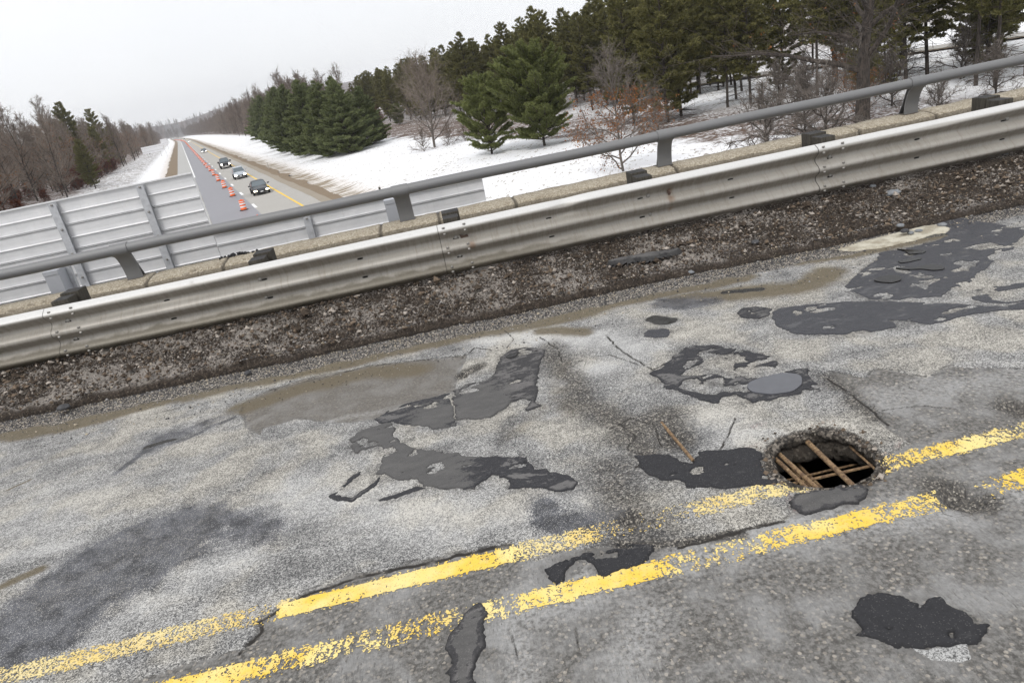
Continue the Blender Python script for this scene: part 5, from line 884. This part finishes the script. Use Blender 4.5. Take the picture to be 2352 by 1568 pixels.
# ------------------------------------------------------------------ small roadside things
M_post = plain('weathered_post', (.30, .29, .27), .7)
def stake(loc, h, lab, lean=0):
    s = empty('marker_post', loc, lab, 'marker post'); s.rotation_euler = (0, lean, 0)
    m = MB(); m.box((0, 0, h / 2), (.06, .03, h)); m.build('stem', M_post, s); m = MB(); m.box((0, -.02, h - .08), (.10, .01, .14)); m.build('reflector', M_wh, s)
def gnd(u, v): return uv(u, v, float(ground_z(np.array([u]), np.array([v]))[0]))
for i, (u_, v_, h_, l_) in enumerate([(11.2, 119.9, 1.45, 'thin roadside marker post beside the nearest cars'), (11.4, 247.9, 1.4, 'second marker post further along the right verge'), (11.4, 375, 1.4, 'third tiny marker post far along the right verge'), (-6.8, 338.6, 2.6, 'tall thin post on the left verge in front of the white sign')]): stake(gnd(u_, v_), h_, l_)
def road_sign(u_, v_, w_, h_, z_, lab):
    p = gnd(u_, v_); s = empty('road_sign', p, lab, 'road sign'); s.rotation_euler = (0, 0, -AH)
    m = MB(); m.box((0, 0, z_ + h_ / 2), (w_, .05, h_)); m.build('sign_board', M_wh, s)
    for x in (-w_ * .3, w_ * .3):
        m = MB(); m.box((x, .06, (z_ + h_) / 2 - .3), (.12, .12, z_ + h_ + .6)); m.build('sign_post', M_post, s)
    for z in (z_ + h_ * .25, z_ + h_ * .75):
        m = MB(); m.box((0, -.04, z), (w_, .03, .07)); m.build('stiffener', M_post, s)
road_sign(-12.3, 365.0, 9.0, 3.0, 2.1, 'wide white roadside sign seen from behind at the left wood edge')
road_sign(-9.5, 520.0, 4.0, 3.6, 3.2, 'smaller white sign further off on the left verge')
g = gnd(14.0, 61.3); e_ = empty('guardrail_end', g, 'broken guardrail end on a wooden post in the snow right of the road', 'guardrail end')
m = MB(); m.box((0.2, 0, .35), (.18, .18, .95)); m.build('timber_post', M_wood, e_, bevel=.01)
m = MB(); m.prism([(-.12, .25), (-.17, .35), (-.10, .42), (-.17, .50), (-.13, .60), (-.11, .60), (-.15, .50), (-.08, .42), (-.15, .35), (-.10, .25)], -.1, .25, 'x'); m.build('rail_stub', M_bolt, e_)
# ------------------------------------------------------------------ trees
def tubes(S, sides=4):
    """S: rows p0(3) p1(3) r0 r1 -> verts, quads"""
    S = np.asarray(S, float); p0, p1, r0, r1 = S[:, :3], S[:, 3:6], S[:, 6], S[:, 7]; d = p1 - p0; d /= np.linalg.norm(d, axis=1)[:, None] + 1e-9
    ref = np.where(np.abs(d[:, 2:3]) < .9, [[0, 0, 1.]], [[1., 0, 0]]); a = np.cross(d, ref); a /= np.linalg.norm(a, axis=1)[:, None] + 1e-9; b = np.cross(d, a)
    V = []
    for p, r in ((p0, r0), (p1, r1)):
        for k in range(sides):
            t_ = 2 * math.pi * k / sides; V.append(p + (a * math.cos(t_) + b * math.sin(t_)) * r[:, None])
    V = np.stack(V, 1).reshape(-1, 3); o = np.arange(len(S))[:, None, None] * 2 * sides
    f = np.array([[k, (k + 1) % sides, sides + (k + 1) % sides, sides + k] for k in range(sides)])[None]
    return V, (f + o).reshape(-1, 4)
def merge(parts):
    V, F, n = [], [], 0
    for v, f in parts: V.append(v); F.append(f + n); n += len(v)
    return np.concatenate(V), np.concatenate(F)
def unit(v): return v / (np.linalg.norm(v) + 1e-9)
def limb(rs, p, d, L, n, r0, r1, droop, wob, out):
    pts = [p.copy()]; d = unit(d)
    for i in range(n):
        q = p + d * L / n; ra = r0 + (r1 - r0) * i / n; rb = r0 + (r1 - r0) * (i + 1) / n
        out.append([*p, *q, ra, rb]); p = q; pts.append(p.copy()); d = unit(d + rs.normal(0, wob, 3) + np.array([0, 0, droop]))
    return pts, d
def bare_tree(seed, h=18, spread=.32, low=.25, prim=24, sec=6, ter=5, fine=3, trunk_r=.22, wig=.10, upturn=.10, tr=1.0):
    tr = tr * 1.4; rs = np.random.default_rng(seed); T = []; B = []; tips = []
    tp, _ = limb(rs, np.zeros(3) - [0, 0, .3], np.array([rs.normal(0, .04), rs.normal(0, .04), 1]), h * .93, 14, trunk_r, .03, .10, .05, T)
    tp = np.array(tp); az = rs.uniform(0, 6.28)
    for i in range(prim):
        f = low + (1 - low) * (i / prim) ** .85; k = f * 13.9; p = tp[int(k)] + (tp[min(int(k) + 1, 14)] - tp[int(k)]) * (k % 1); az += 2.4 + rs.normal(0, .3)
        L = h * spread * (1.15 - f) ** .6 * rs.uniform(.7, 1.2); el = .35 + .8 * f + rs.normal(0, .12)
        d = np.array([math.cos(az) * math.cos(el), math.sin(az) * math.cos(el), math.sin(el)]); r = trunk_r * (1 - f) * .45 + .025
        pp, _ = limb(rs, p, d, L, 6, r, .014 * tr, upturn, wig, T if f < .6 else B)
        for j in range(sec):
            g = rs.uniform(.2, 1) * 5.9; q = pp[int(g)]; d2 = unit(np.array(pp[min(int(g) + 1, 6)]) - q + rs.normal(0, .55, 3) * L / 6 + [0, 0, .1]); L2 = L * rs.uniform(.22, .5)
            p2, _ = limb(rs, q, d2, L2, 3, .014 * tr, .008 * tr, upturn, wig * 1.6, B)
            for m in range(ter):
                q2 = p2[rs.integers(0, 4)]; d3 = unit(d2 + rs.normal(0, .6, 3)); L3 = L2 * rs.uniform(.3, .7)
                p3, _ = limb(rs, q2, d3, L3, 2, .008 * tr, .005 * tr, .05, wig * 2, B)
                for n_ in range(fine):
                    q3 = p3[rs.integers(0, 3)]; limb(rs, q3, unit(d3 + rs.normal(0, .7, 3)), L3 * rs.uniform(.4, .8), 1, .005 * tr, .003 * tr, 0, .1, B); tips.append(B[-1][3:6])
    return T, B, np.array(tips)
def leaf_cards(pts, rs, size, spread=.12, n=1, flat=False):
    P = np.repeat(pts, n, 0) + rs.normal(0, spread, (len(pts) * n, 3)); a = rs.normal(0, 1, P.shape); a /= np.linalg.norm(a, axis=1)[:, None]; b = np.cross(a, rs.normal(0, 1, P.shape)); b /= np.linalg.norm(b, axis=1)[:, None]
    s = size * rs.uniform(.6, 1.3, (len(P), 1)); V = np.stack([P - a * s, P - b * s * .55, P + a * s, P + b * s * .55], 1).reshape(-1, 3)
    return V, np.arange(len(V)).reshape(-1, 4)
def tufts(pts, dirs, rs, L=.22, w=.035, n=7, spread=.55):
    """needle clumps: thin blades fanning out from each point"""
    P = np.repeat(pts, n, 0); D = np.repeat(dirs, n, 0) + rs.normal(0, spread, P.shape); D /= np.linalg.norm(D, axis=1)[:, None]
    s = np.cross(D, rs.normal(0, 1, P.shape)); s /= np.linalg.norm(s, axis=1)[:, None]; l = L * rs.uniform(.6, 1.3, (len(P), 1)); P = P + rs.normal(0, .03, P.shape)
    V = np.stack([P - s * w * .5, P + D * l * .5 - s * w, P + D * l, P + D * l * .5 + s * w], 1).reshape(-1, 3)
    return V, np.arange(len(V)).reshape(-1, 4)
def pine(seed, h=10, base=.06, rad=.34, whorl=.42, per=7, shape='cone', tuft_n=9, L=.24, w=.030, droop=-.02, lift=.25, dens=1.0, trunk_r=None, dead=0, clump=0):
    rs = np.random.default_rng(seed); T = []; B = []; pts = []; dr = []; trunk_r = trunk_r or h * .013 + .03
    tp, _ = limb(rs, np.array([0, 0, -.3]), np.array([rs.normal(0, .02), rs.normal(0, .02), 1]), h + .3, 16, trunk_r, .02, .05, .012, T); tp = np.array(tp)
    z = h * base; asym = rs.uniform(0, 6.28)
    while z < h - .1:
        f = (z - h * base) / (h * (1 - base)); k = z / h * 15.9; p0 = tp[int(k)] + (tp[min(int(k) + 1, 16)] - tp[int(k)]) * (k % 1)
        if shape == 'cone': R = h * rad * (1 - f) ** .75 * (.85 + .15 * min(1, f * 8))
        elif shape == 'round': R = h * rad * math.sqrt(max(.03, 1 - (1.0 * f) ** 2.2)) * (.55 + .45 * min(1, f * 3.2))
        else: R = h * rad * (1 - f) ** .5 * min(1, .35 + 2.2 * f)
        m = max(3, int(per * rs.uniform(.8, 1.2) * (1 - .4 * f))); a0 = rs.uniform(0, 6.28)
        for j in range(m):
            az = a0 + j * 6.283 / m + rs.normal(0, .2); Lb = R * rs.uniform(.62, 1.18) * (1 + .12 * math.cos(az - asym)); el = lift + .55 * f + rs.normal(0, .10)
            d = np.array([math.cos(az) * math.cos(el), math.sin(az) * math.cos(el), math.sin(el)]); n_ = 5
            bp, de = limb(rs, p0, d, Lb, n_, .012 + .012 * Lb, .006, droop + .03, .06, B)
            bp = np.array(bp); ns = max(2, int(Lb * 4.2 * dens))
            for q in range(ns):
                s_ = (rs.uniform(.25, 1) ** .75) * n_ * .999; i_ = int(s_); c = bp[i_] + (bp[i_ + 1] - bp[i_]) * (s_ % 1); dd = unit(bp[i_ + 1] - bp[i_]); sd = unit(np.cross(dd, [0, 0, 1])) * (1 if rs.random() < .5 else -1)
                tw = unit(dd * .7 + sd * rs.uniform(.2, 1) + [0, 0, rs.uniform(.0, .35)]); tl = Lb * .30 * (1.15 - s_ / n_) + .12
                B.append([*c, *(c + tw * tl), .007, .004])
                nn_ = max(1, int(tl / .16)); 
                for e in range(nn_ + 1):
                    pts.append(c + tw * tl * (.25 + .8 * e / (nn_ + .5))); dr.append(unit(tw + [0, 0, .35]))
            pts.append(bp[-1]); dr.append(unit(de + [0, 0, .3]))
        z += whorl * rs.uniform(.75, 1.25)
    for j in range(dead):
        zz = rs.uniform(.06, max(base, .08)) * h; az = rs.uniform(0, 6.28); k = zz / h * 15.9; limb(rs, tp[int(k)], np.array([math.cos(az), math.sin(az), rs.uniform(-.2, .3)]), rs.uniform(.5, 1.0) * h * rad * .8, 3, .022, .008, -.02, .12, B)
    for q in range(6): pts.append(tp[-1] - [0, 0, q * .09]); dr.append(np.array([0, 0, 1.]))
    pts = np.array(pts); dr = np.array(dr)
    NV, NF = tufts(pts, dr, rs, L, w, tuft_n)
    return T, B, NV, NF
def bark(name, a, b, s=9):
    t = NT(name); n_ = t.noise(1, 4, t.vec(t.tc, (s, s, s * .25)), rough=.7); return t.done(t.mix(t.step(n_, .35, .65), a, b), .95)
M_bk = bark('grey_bark', (.075, .062, .052), (.19, .165, .145)); M_bkd = bark('dark_bark', (.024, .020, .017), (.085, .068, .056)); M_twig = bark('twigs', (.16, .130, .105), (.26, .215, .18), 2)
M_twigd = bark('reddish_twigs', (.115, .088, .070), (.20, .155, .125), 2)
def needle(name, a, b, c):
    t = NT(name); g = t.n.new('ShaderNodeNewGeometry'); oi = t.n.new('ShaderNodeObjectInfo'); n_ = t.noise(.9, 3); r_ = g.outputs['Random Per Island']
    col = t.mix(t.step(n_, .35, .65), a, b); col = t.mix(t.mul(t.step(r_, .55, 1), .75), col, c); col = t.mix(t.mul(oi.outputs['Random'], .35), col, tuple(k * .6 for k in a))
    m = t.done(col, .7, spec=.2); tr = t.n.new('ShaderNodeBsdfTranslucent'); t.l.new(col, tr.inputs[0]); mx_ = t.n.new('ShaderNodeMixShader'); mx_.inputs[0].default_value = .42
    t.l.new(t.b.outputs[0], mx_.inputs[1]); t.l.new(tr.outputs[0], mx_.inputs[2]); t.l.new(mx_.outputs[0], [n for n in t.n if n.type == 'OUTPUT_MATERIAL'][0].inputs['Surface']); return m
M_ng = needle('white_pine_needles', (.150, .175, .062), (.215, .24, .085), (.37, .39, .16))
M_ng2 = needle('white_pine_needles_bluish', (.140, .170, .075), (.200, .230, .105), (.35, .375, .18))
M_nd = needle('red_pine_needles', (.145, .145, .055), (.215, .205, .080), (.36, .32, .13))
M_leaf = needle('clinging_oak_leaves', (.20, .078, .030), (.31, .135, .050), (.42, .21, .085)); M_leafr = needle('red_brown_leaves', (.12, .035, .022), (.20, .06, .03), (.26, .10, .05))
def tree_obj(name, T, B, mats, parts=True, NV=None, NF=None, leafmat=None):
    """trunk (with thick limbs) and crown as children of an empty, or one mesh for far copies"""
    tv, tf = tubes(T, 7); bv, bf = tubes(B, 3)
    if parts:
        root = empty(name, (0, 0, 0)); link('trunk', npmesh('trunk', tv, tf, True), root, [mats[0]])
        if NV is None: link('crown', npmesh('crown', bv, bf), root, [mats[1]])
        else:
            V, F = merge([(bv, bf), (NV, NF)]); link('crown', npmesh('crown', V, F, False, None, np.r_[np.zeros(len(bf)), np.ones(len(NF))]), root, [mats[1], leafmat])
        return root
    L = [(tv, tf), (bv, bf)] + ([(NV, NF)] if NV is not None else []); V, F = merge(L); mi = np.concatenate([np.full(len(f), i) for i, (v, f) in enumerate(L)])
    return link(name, npmesh(name, V, F, False, None, mi), None, list(mats[:2]) + ([leafmat] if leafmat else []))
def place(root, first, loc, s=1, rz=0, lab=None, cat='tree', group=None, sz=None, tilt=0):
    o = root if first else copy_tree(root); o.location = loc; o.scale = (s, s, sz or s); o.rotation_euler = (tilt, 0, rz)
    for k in ('label', 'category', 'group'):
        if k in o: del o[k]
    return tag(o, lab, cat, group)
usedset = set()
def put(key, root, loc, s=1, rz=None, lab=None, cat='tree', group=None, sz=None, tilt=0):
    f = key not in usedset; usedset.add(key); return place(root, f, loc, s, random.uniform(0, 6.28) if rz is None else rz, lab, cat, group, sz, tilt)
def gxy(x, y):
    p = np.array([x, y]); return (x, y, GZ + float(ground_z(np.array([p @ PE]), np.array([p @ AL]))[0]) - .05)

# --- bushy white pines
WP = [tree_obj('white_pine', T, B, (M_bkd, M_bkd), True, NV, NF, m) for (T, B, NV, NF), m in
      ((pine(11, 8.4, .11, .60, .30, 9, 'round', 10, .22, .028, lift=.34, dens=1.7), M_ng), (pine(12, 11.5, .02, .48, .38, 10, 'cone', 9, .28, .036, lift=.22, dens=1.5), M_ng2), (pine(13, 7.2, .08, .50, .32, 8, 'round', 9, .22, .028, lift=.36, dens=1.7), M_ng), (pine(14, 12, .02, .44, .40, 9, 'cone', 9, .28, .036, lift=.28, dens=1.5), M_ng2))]
put('w0', WP[0], gxy(11.4, 70.9), 1.02, .4, 'big round green white pine standing in the snow left of the orange oak')
put('w2', WP[2], gxy(6.3, 73.8), 1.0, 1.4, 'smaller green white pine close left of the big round one')
for i, (x, y, hh, k, l) in enumerate([(-12.2, 119, 11.2, 1, 'front white pine at the right end of the roadside pine row'), (-16.5, 125, 12.0, 3, 'tall white pine second from the right end of the roadside row'), (-9.5, 128, 9.6, 1, 'shorter white pine behind the right end of the roadside row'),
        (-20.5, 138, 13.0, 1, 'white pine in the middle of the roadside row'), (-25.8, 155, 13.4, 3, 'white pine left of the middle of the roadside row'), (-33, 184, 14.0, 1, 'white pine well left in the roadside row'), (-43, 226, 14.5, 3, 'white pine near the far left end of the roadside row'), (-54, 268, 15, 1, 'second farthest white pine of the roadside row'), (-63, 300, 15.5, 3, 'farthest white pine of the roadside row'), (-14, 132, 12.2, 3, 'white pine filling the gap behind the roadside row'), (-21, 150, 12.5, 1, 'white pine half hidden behind the middle of the row'), (-30, 168, 12.5, 3, 'white pine behind the left half of the row'), (-38, 203, 13.0, 3, 'white pine between the two leftmost of the row')]):
    k0 = k; put('w%d' % k0, WP[k0], gxy(x, y), hh / (11.5 if k0 == 1 else 12), None, l)
put('w2', WP[2], gxy(-5.3, 177), .62, 2, 'tiny young spruce at the foot of the dark pine stand')
# --- darker red pines with clear trunks
RP = []
for sd, h_, b_ in ((21, 15, .26), (22, 14, .22), (23, 16, .34), (24, 14, .10)):
    T, B, NV, NF = pine(sd, h_, b_, .25, .48, 7, 'clump', 12, .28, .042, lift=.18, dens=1.15, dead=22, trunk_r=.16); RP.append(tree_obj('red_pine', T, B, (M_bkd, M_bkd), True, NV, NF, M_nd))
RPn = [15, 14, 16, 14]
GR = 'dark red pines of the stand right of the field'
rp_named = [(23.4, 68.7, 14.5, 3, 'full dark pine reaching low, right behind the orange oak'), (25.8, 71.5, 15, 3, 'dark pine close right of the full one behind the oak'), (21.5, 73.5, 13.8, 3, 'dark pine left behind the full one by the oak'), (30.3, 70.5, 13.5, 0, 'slim pine with clear trunk right of the full dark pine'), (33.8, 76.2, 13.5, 1, 'slim pine with clear trunk second right of the full dark pine'), (31.9, 68.7, 13, 1, 'slim pine with clear trunk third right of the full dark pine'),
    (36.5, 64.6, 15, 2, 'thin trunked pine left of the big black oak'), (40, 65.9, 15, 2, 'thin trunked pine just behind the big black oak'), (42.4, 60.5, 16, 0, 'pine with bare trunk right of the big black oak'), (45.5, 62, 16, 1, 'pine with bare trunk further right behind the railing post'), (41.2, 50.8, 16, 2, 'thick trunked pine near the right edge above the railing'), (40.6, 48.2, 15, 2, 'reddish forked looking pine trunk next to the thick one at right edge'), (45, 50.5, 16, 0, 'pine at the far right edge of the picture'), (38.5, 57.5, 8, 3, 'young low pine among the trunks at right'), (47, 57, 11, 3, 'mid height pine with low boughs right of the last railing post'), (43.5, 70, 12, 3, 'low crowned pine filling the gap behind the black oak'), (50, 62, 12, 3, 'low crowned pine near the right edge before the ramp'), (37, 72, 12, 3, 'low crowned pine left behind the black oak'), (48, 49, 9, 3, 'short bushy pine at the very right edge'), (35, 55, 6.5, 3, 'young low pine left of the big black oak')]
for x, y, hh, k, l in rp_named: put('r%d' % k, RP[k], gxy(x, y), hh / RPn[k], None, l)
r_ = random.Random(9); cnt = 0; front = [(-26, 300), (-19, 262), (-13, 232), (-8, 205), (-2, 178), (5, 158), (11, 141), (16.5, 124), (21, 108), (25.5, 97), (29.6, 91.8), (33, 86)]
for i in range(len(front) - 1):
    for j in range(17):
        f = r_.random(); x = front[i][0] + (front[i + 1][0] - front[i][0]) * f; y = front[i][1] + (front[i + 1][1] - front[i][1]) * f; dep = (j / 17) ** 1.1 * 50; x += dep * .80 + r_.uniform(-1, 1); y += dep * .55
        if i >= 9 and j > 6: continue
        k = r_.choice([0, 1, 3, 3]) if j < 4 else r_.choice([0, 1, 2, 3]); hh = r_.uniform(12.5, 15.5) * (1 - .010 * max(0, i - 3) * 0)
        put('r%d' % k, RP[k], gxy(x, y), hh / RPn[k], None, 'dark green pine in the close stand behind the snowy field', 'tree', GR); cnt += 1
for (x, y) in [(46, 78), (57, 60), (61, 72), (53, 90), (48, 86), (67, 66), (50, 72), (54, 64), (49, 58), (58, 70), (55, 56), (52, 80), (60, 88), (44, 74), (38, 84), (36, 92), (42, 96), (64, 60), (70, 75)]: put('r%d' % (cnt % 3), RP[cnt % 3], gxy(x, y), 1.0, None, 'pine with bare trunk standing before the far ramp road', 'tree', 'pines along the ramp road'); cnt += 1
# --- big near oak, black trunk, and its neighbours
T, B, tips = bare_tree(31, 17, .50, .24, 26, 8, 5, 3, .50, .20, .02, 1.5); rs = np.random.default_rng(1); LV, LF = leaf_cards(tips[rs.random(len(tips)) < .05], rs, .085, .12, 3)
oak = tree_obj('oak', T, B, (M_bkd, M_bkd), True, LV, LF, M_leaf); put('oak', oak, gxy(27.6, 43.5), 1, 1.0, 'large black trunked oak with crooked limbs rising beside the last railing post')
T, B, tips = bare_tree(32, 8.6, .52, .06, 28, 8, 5, 3, .10, .20, .06, .75); rs = np.random.default_rng(2); sel = (tips[:, 2] < 5.9) & (rs.random(len(tips)) < .42); LV, LF = leaf_cards(tips[sel], rs, .085, .11, 3)
young = tree_obj('young_oak', T, B, (M_bk, M_bk), True, LV, LF, M_leaf); put('yoak', young, gxy(12.6, 47.0), .92, 2.2, 'young oak still holding orange leaves behind the railing')
put('yoak', young, gxy(30, 48), .55, 4, 'small leafy oak sapling under the big black oak'); put('yoak', young, gxy(36.5, 60), .62, 5, 'leafy oak sapling among the pine trunks at right'); put('yoak', young, gxy(20.5, 63.0), .50, .5, 'orange leafed sapling at the foot of the full dark pine')
T, B, tips = bare_tree(33, 13, .66, .12, 34, 9, 5, 4, .22, .10, .10, 1.0); lone = tree_obj('bare_tree', T, B, (M_bk, M_twig), True); put('lone', lone, gxy(.9, 95.5), .80, .3, 'tall bare grey tree standing alone in the snowy field')
T, B, tips = bare_tree(34, 3.2, .60, .02, 26, 6, 4, 2, .04, .25, .04, .7); bush = tree_obj('bare_shrub', T, B, (M_bk, M_twigd), True)
SH = [(-.5, 93.5, .9, 'low bare shrub at the left foot of the lone grey tree'), (2.8, 94, .95, 'low bare shrub at the right foot of the lone grey tree'), (5, 95.5, .7, 'bare shrub between the lone tree and the small pine')]
for x, y, s_, l in SH: put('bush', bush, gxy(x, y), s_, None, l, 'shrub')
T, B, tips = bare_tree(35, 4.5, .75, .05, 22, 8, 5, 3, .10, .30, .0, 1.2); crook = tree_obj('crooked_shrub', T, B, (M_bkd, M_bk), True)
for i, (x, y, s_, l) in enumerate([(18.5, 38, .92, 'crooked bare shrub with branches spreading just above the parapet'), (21.5, 37.5, .95, 'mossy crooked bare shrub left of the black oak'), (24.5, 45, .9, 'tangled bare shrub behind the crooked ones'), (30, 40, .55, 'low tangle of bare branches right of the black oak'), (34, 50, .8, 'bare thicket below the thick pine trunks'), (28, 55, .9, 'bare brush under the slim pines'), (38, 45, .7, 'bare brush at the right edge under the pines'), (32, 60, .7, 'bare brush behind the slim pine trunks'), (44, 56, .9, 'bare brush by the thick trunked pine at right'), (41, 63, .9, 'bare brush between the far pine trunks'), (47, 68, 1.0, 'bare brush near the ramp road at right'), (36, 66, .8, 'bare brush behind the young low pine')]): put('crook', crook, gxy(x, y), s_, None, l, 'shrub')
LVr, LFr = leaf_cards(tips, np.random.default_rng(4), .07, .1, 2); redb = tree_obj('red_bush', T, B, (M_bkd, M_bkd), True, LVr, LFr, M_leafr); put('redb', redb, gxy(-8.6, 150), 1.0, 0, 'dark red leafed bush right of the roadside pine row', 'shrub')
# --- woods left of the highway and beyond
rs = np.random.default_rng(77); BT = []
for sd, pr in ((41, 30), (42, 28), (43, 26), (44, 30)):
    T, B, tips = bare_tree(sd, 18, .30, .10, pr, 7, 5, 4, .17, .12, .12, 1.8)
    if sd in (41, 43): LV, LF = leaf_cards(tips[(rs.random(len(tips)) < (.03 if sd == 41 else .10)) & (tips[:, 2] < 13)], rs, .12, .2, 3); BT.append(tree_obj('bare_tree', T, B, (M_bkd, M_twig), True, LV, LF, M_leaf))
    else: BT.append(tree_obj('bare_tree', T, B, (M_bkd, M_twigd if sd == 42 else M_twig), True))
T, B, tips = bare_tree(45, 4.5, .55, .05, 24, 6, 5, 2, .05, .2, .04, 1.2); LV, LF = leaf_cards(tips[rs.random(len(tips)) < .6], rs, .12, .2, 3); oakb = tree_obj('leafy_shrub', T, B, (M_bkd, M_bkd), True, LV, LF, M_leafr)
GL = 'bare trees of the wood left of the highway'; cand = []; r_ = random.Random(5)
v_ = 92.
while v_ < 520 and len(cand) < 285:
    for row in range(9):
        u_ = (-24 if v_ < 260 else -24 + (v_ - 260) * .035) - row * 5.2 * (1 + v_ / 900) + r_.uniform(-2, 2)
        if v_ < 150: u_ -= 5
        cand.append((u_, v_ + r_.uniform(-3, 3), row))
    v_ *= 1.052; v_ += 3
for i, (u_, v_, row) in enumerate(cand):
    k = r_.choice([0, 1, 2, 2, 3]); p = gnd(u_, v_); put('b%d' % k, BT[k], p, r_.uniform(.82, 1.12), None, 'leaning bare tree in the wood left of the highway' if 0 else 'bare brown tree in the dense wood left of the highway', 'tree', GL, tilt=r_.uniform(-.05, .05))
for i in range(46):
    v_ = r_.uniform(105, 330); put('ob', oakb, gnd(-22 - (v_ < 150) * 4 - r_.uniform(0, 14), v_), r_.uniform(.5, 1.0), None, 'red brown leafy undergrowth at the left wood edge', 'shrub', 'leafy undergrowth at the left wood edge')
for (u_, v_, hh, k, l) in [(-18.6, 170, 10, 3, 'dark pine leaning at the front of the left wood above the sign back'), (-20.5, 180, 9, 3, 'second dark pine beside the leaning one at the left wood'), (-27, 235, 21, 0, 'tall pine with flagged top rising over the left wood'), (-30, 262, 20, 1, 'pine with flagged top right of the tallest in the left wood'), (-26, 300, 21, 0, 'third tall pine showing over the left wood'), (-23, 250, 14, 3, 'green pine halfway along the left wood edge'), (-24, 335, 15, 3, 'green pine behind the white sign'), (-30, 128, 7.5, 3, 'low green pine at the foot of the left wood'), (-36, 118, 7, 3, 'low green pine at the far left foot of the wood')]:
    put('r%d' % k, RP[k], gnd(u_, v_), hh / RPn[k], None, l)
# right-hand bare wood behind the roadside pines
for i in range(110):
    v_ = 225 * 1.012 ** i; row = i % 4; u_ = 30 + (v_ - 205) * .012 + row * 6 + r_.uniform(-2, 3); k = r_.choice([0, 1, 3]); put('b%d' % k, BT[k], gnd(u_, v_), r_.uniform(.85, 1.15), None, 'bare grey tree in the wood right of the highway', 'tree', 'bare trees of the wood right of the highway')
# far woods, merged masses of simple bare trees
def far_wood(name, spots, seed, mat, hh):
    rs = np.random.default_rng(seed); P = []
    protos = [bare_tree(seed + i, 1.0 * 16, .28, .12, 16, 4, 3, 0, .2, .14, .1, 3.2) for i in range(3)]; pr = [np.array(T[::2] + B) for T, B, _ in protos]
    for i, (u_, v_) in enumerate(spots):
        q = pr[i % 3].copy(); s = hh * rs.uniform(.8, 1.15); a = rs.uniform(0, 6.28); ca, sa = math.cos(a), math.sin(a); k = 1 + v_ / 900
        for c in (0, 3): x, y = q[:, c].copy(), q[:, c + 1].copy(); q[:, c] = x * ca - y * sa; q[:, c + 1] = x * sa + y * ca
        q[:, :6] *= s; q[:, 6:] *= s * k * .8; g = np.array(gnd(u_, v_)); q[:, :3] += g; q[:, 3:6] += g; P.append(q)
    V, F = tubes(np.concatenate(P), 3); o = link(name, npmesh(name, V, F), None, [mat]); return o
rs = np.random.default_rng(12)
sp = [(float(-26 - row * 12 - rs.uniform(0, 6) + float(bend(v))), float(v + rs.uniform(-8, 8))) for v in np.arange(500, 2300, 13) * 1.0 for row in range(3)]
o = far_wood('left_far_woods', sp, 300, M_twigd, 1.15); tag(o, 'distant bare woods along the left side of the highway', 'woods', None, 'stuff')
sp = [(float(40 + row * 12 + rs.uniform(0, 6) + float(bend(v))), float(v + rs.uniform(-8, 8))) for v in np.arange(420, 2300, 13) * 1.0 for row in range(3)]
o = far_wood('right_far_woods', sp, 310, M_twigd, 1.35); tag(o, 'distant bare woods along the right side of the highway', 'woods', None, 'stuff')
sp = [(float(rs.uniform(-420, 450)), float(rs.uniform(2250, 3300))) for i in range(700)]
o = far_wood('end_woods', sp, 320, M_twigd, 1.5); tag(o, 'hazy woods closing the view at the end of the highway', 'woods', None, 'stuff')
sp = []
for i in range(1500):
    a = rs.uniform(-.25, .95); d_ = rs.uniform(205, 330) + (30 if a > .1 else -20); x, y = d_ * math.sin(a), d_ * math.cos(a); u_ = x * PE[0] + y * PE[1]; v2 = x * AL[0] + y * AL[1]
    if u_ > 70 and a < .42: sp.append((float(u_), float(v2)))
o = far_wood('hillside_woods', sp, 330, M_twig, .85); tag(o, 'bare grey woods on the rise behind the pine stand', 'woods', None, 'stuff')
# --- haze
m = MB(); m.box((0, 1900, 80), (4600, 5000, 178)); t = NT('haze'); t.n.remove(t.b); pv = t.n.new('ShaderNodeVolumePrincipled'); pv.inputs['Color'].default_value = (.93, .95, 1, 1); pv.inputs['Density'].default_value = .00017; pv.inputs['Anisotropy'].default_value = 0
out = [n for n in t.n if n.type == 'OUTPUT_MATERIAL'][0]; t.l.new(pv.outputs[0], out.inputs['Volume'])
hz = m.build('haze', t.m); tag(hz, 'thin pale winter haze over the whole scene', 'haze', None, 'stuff')
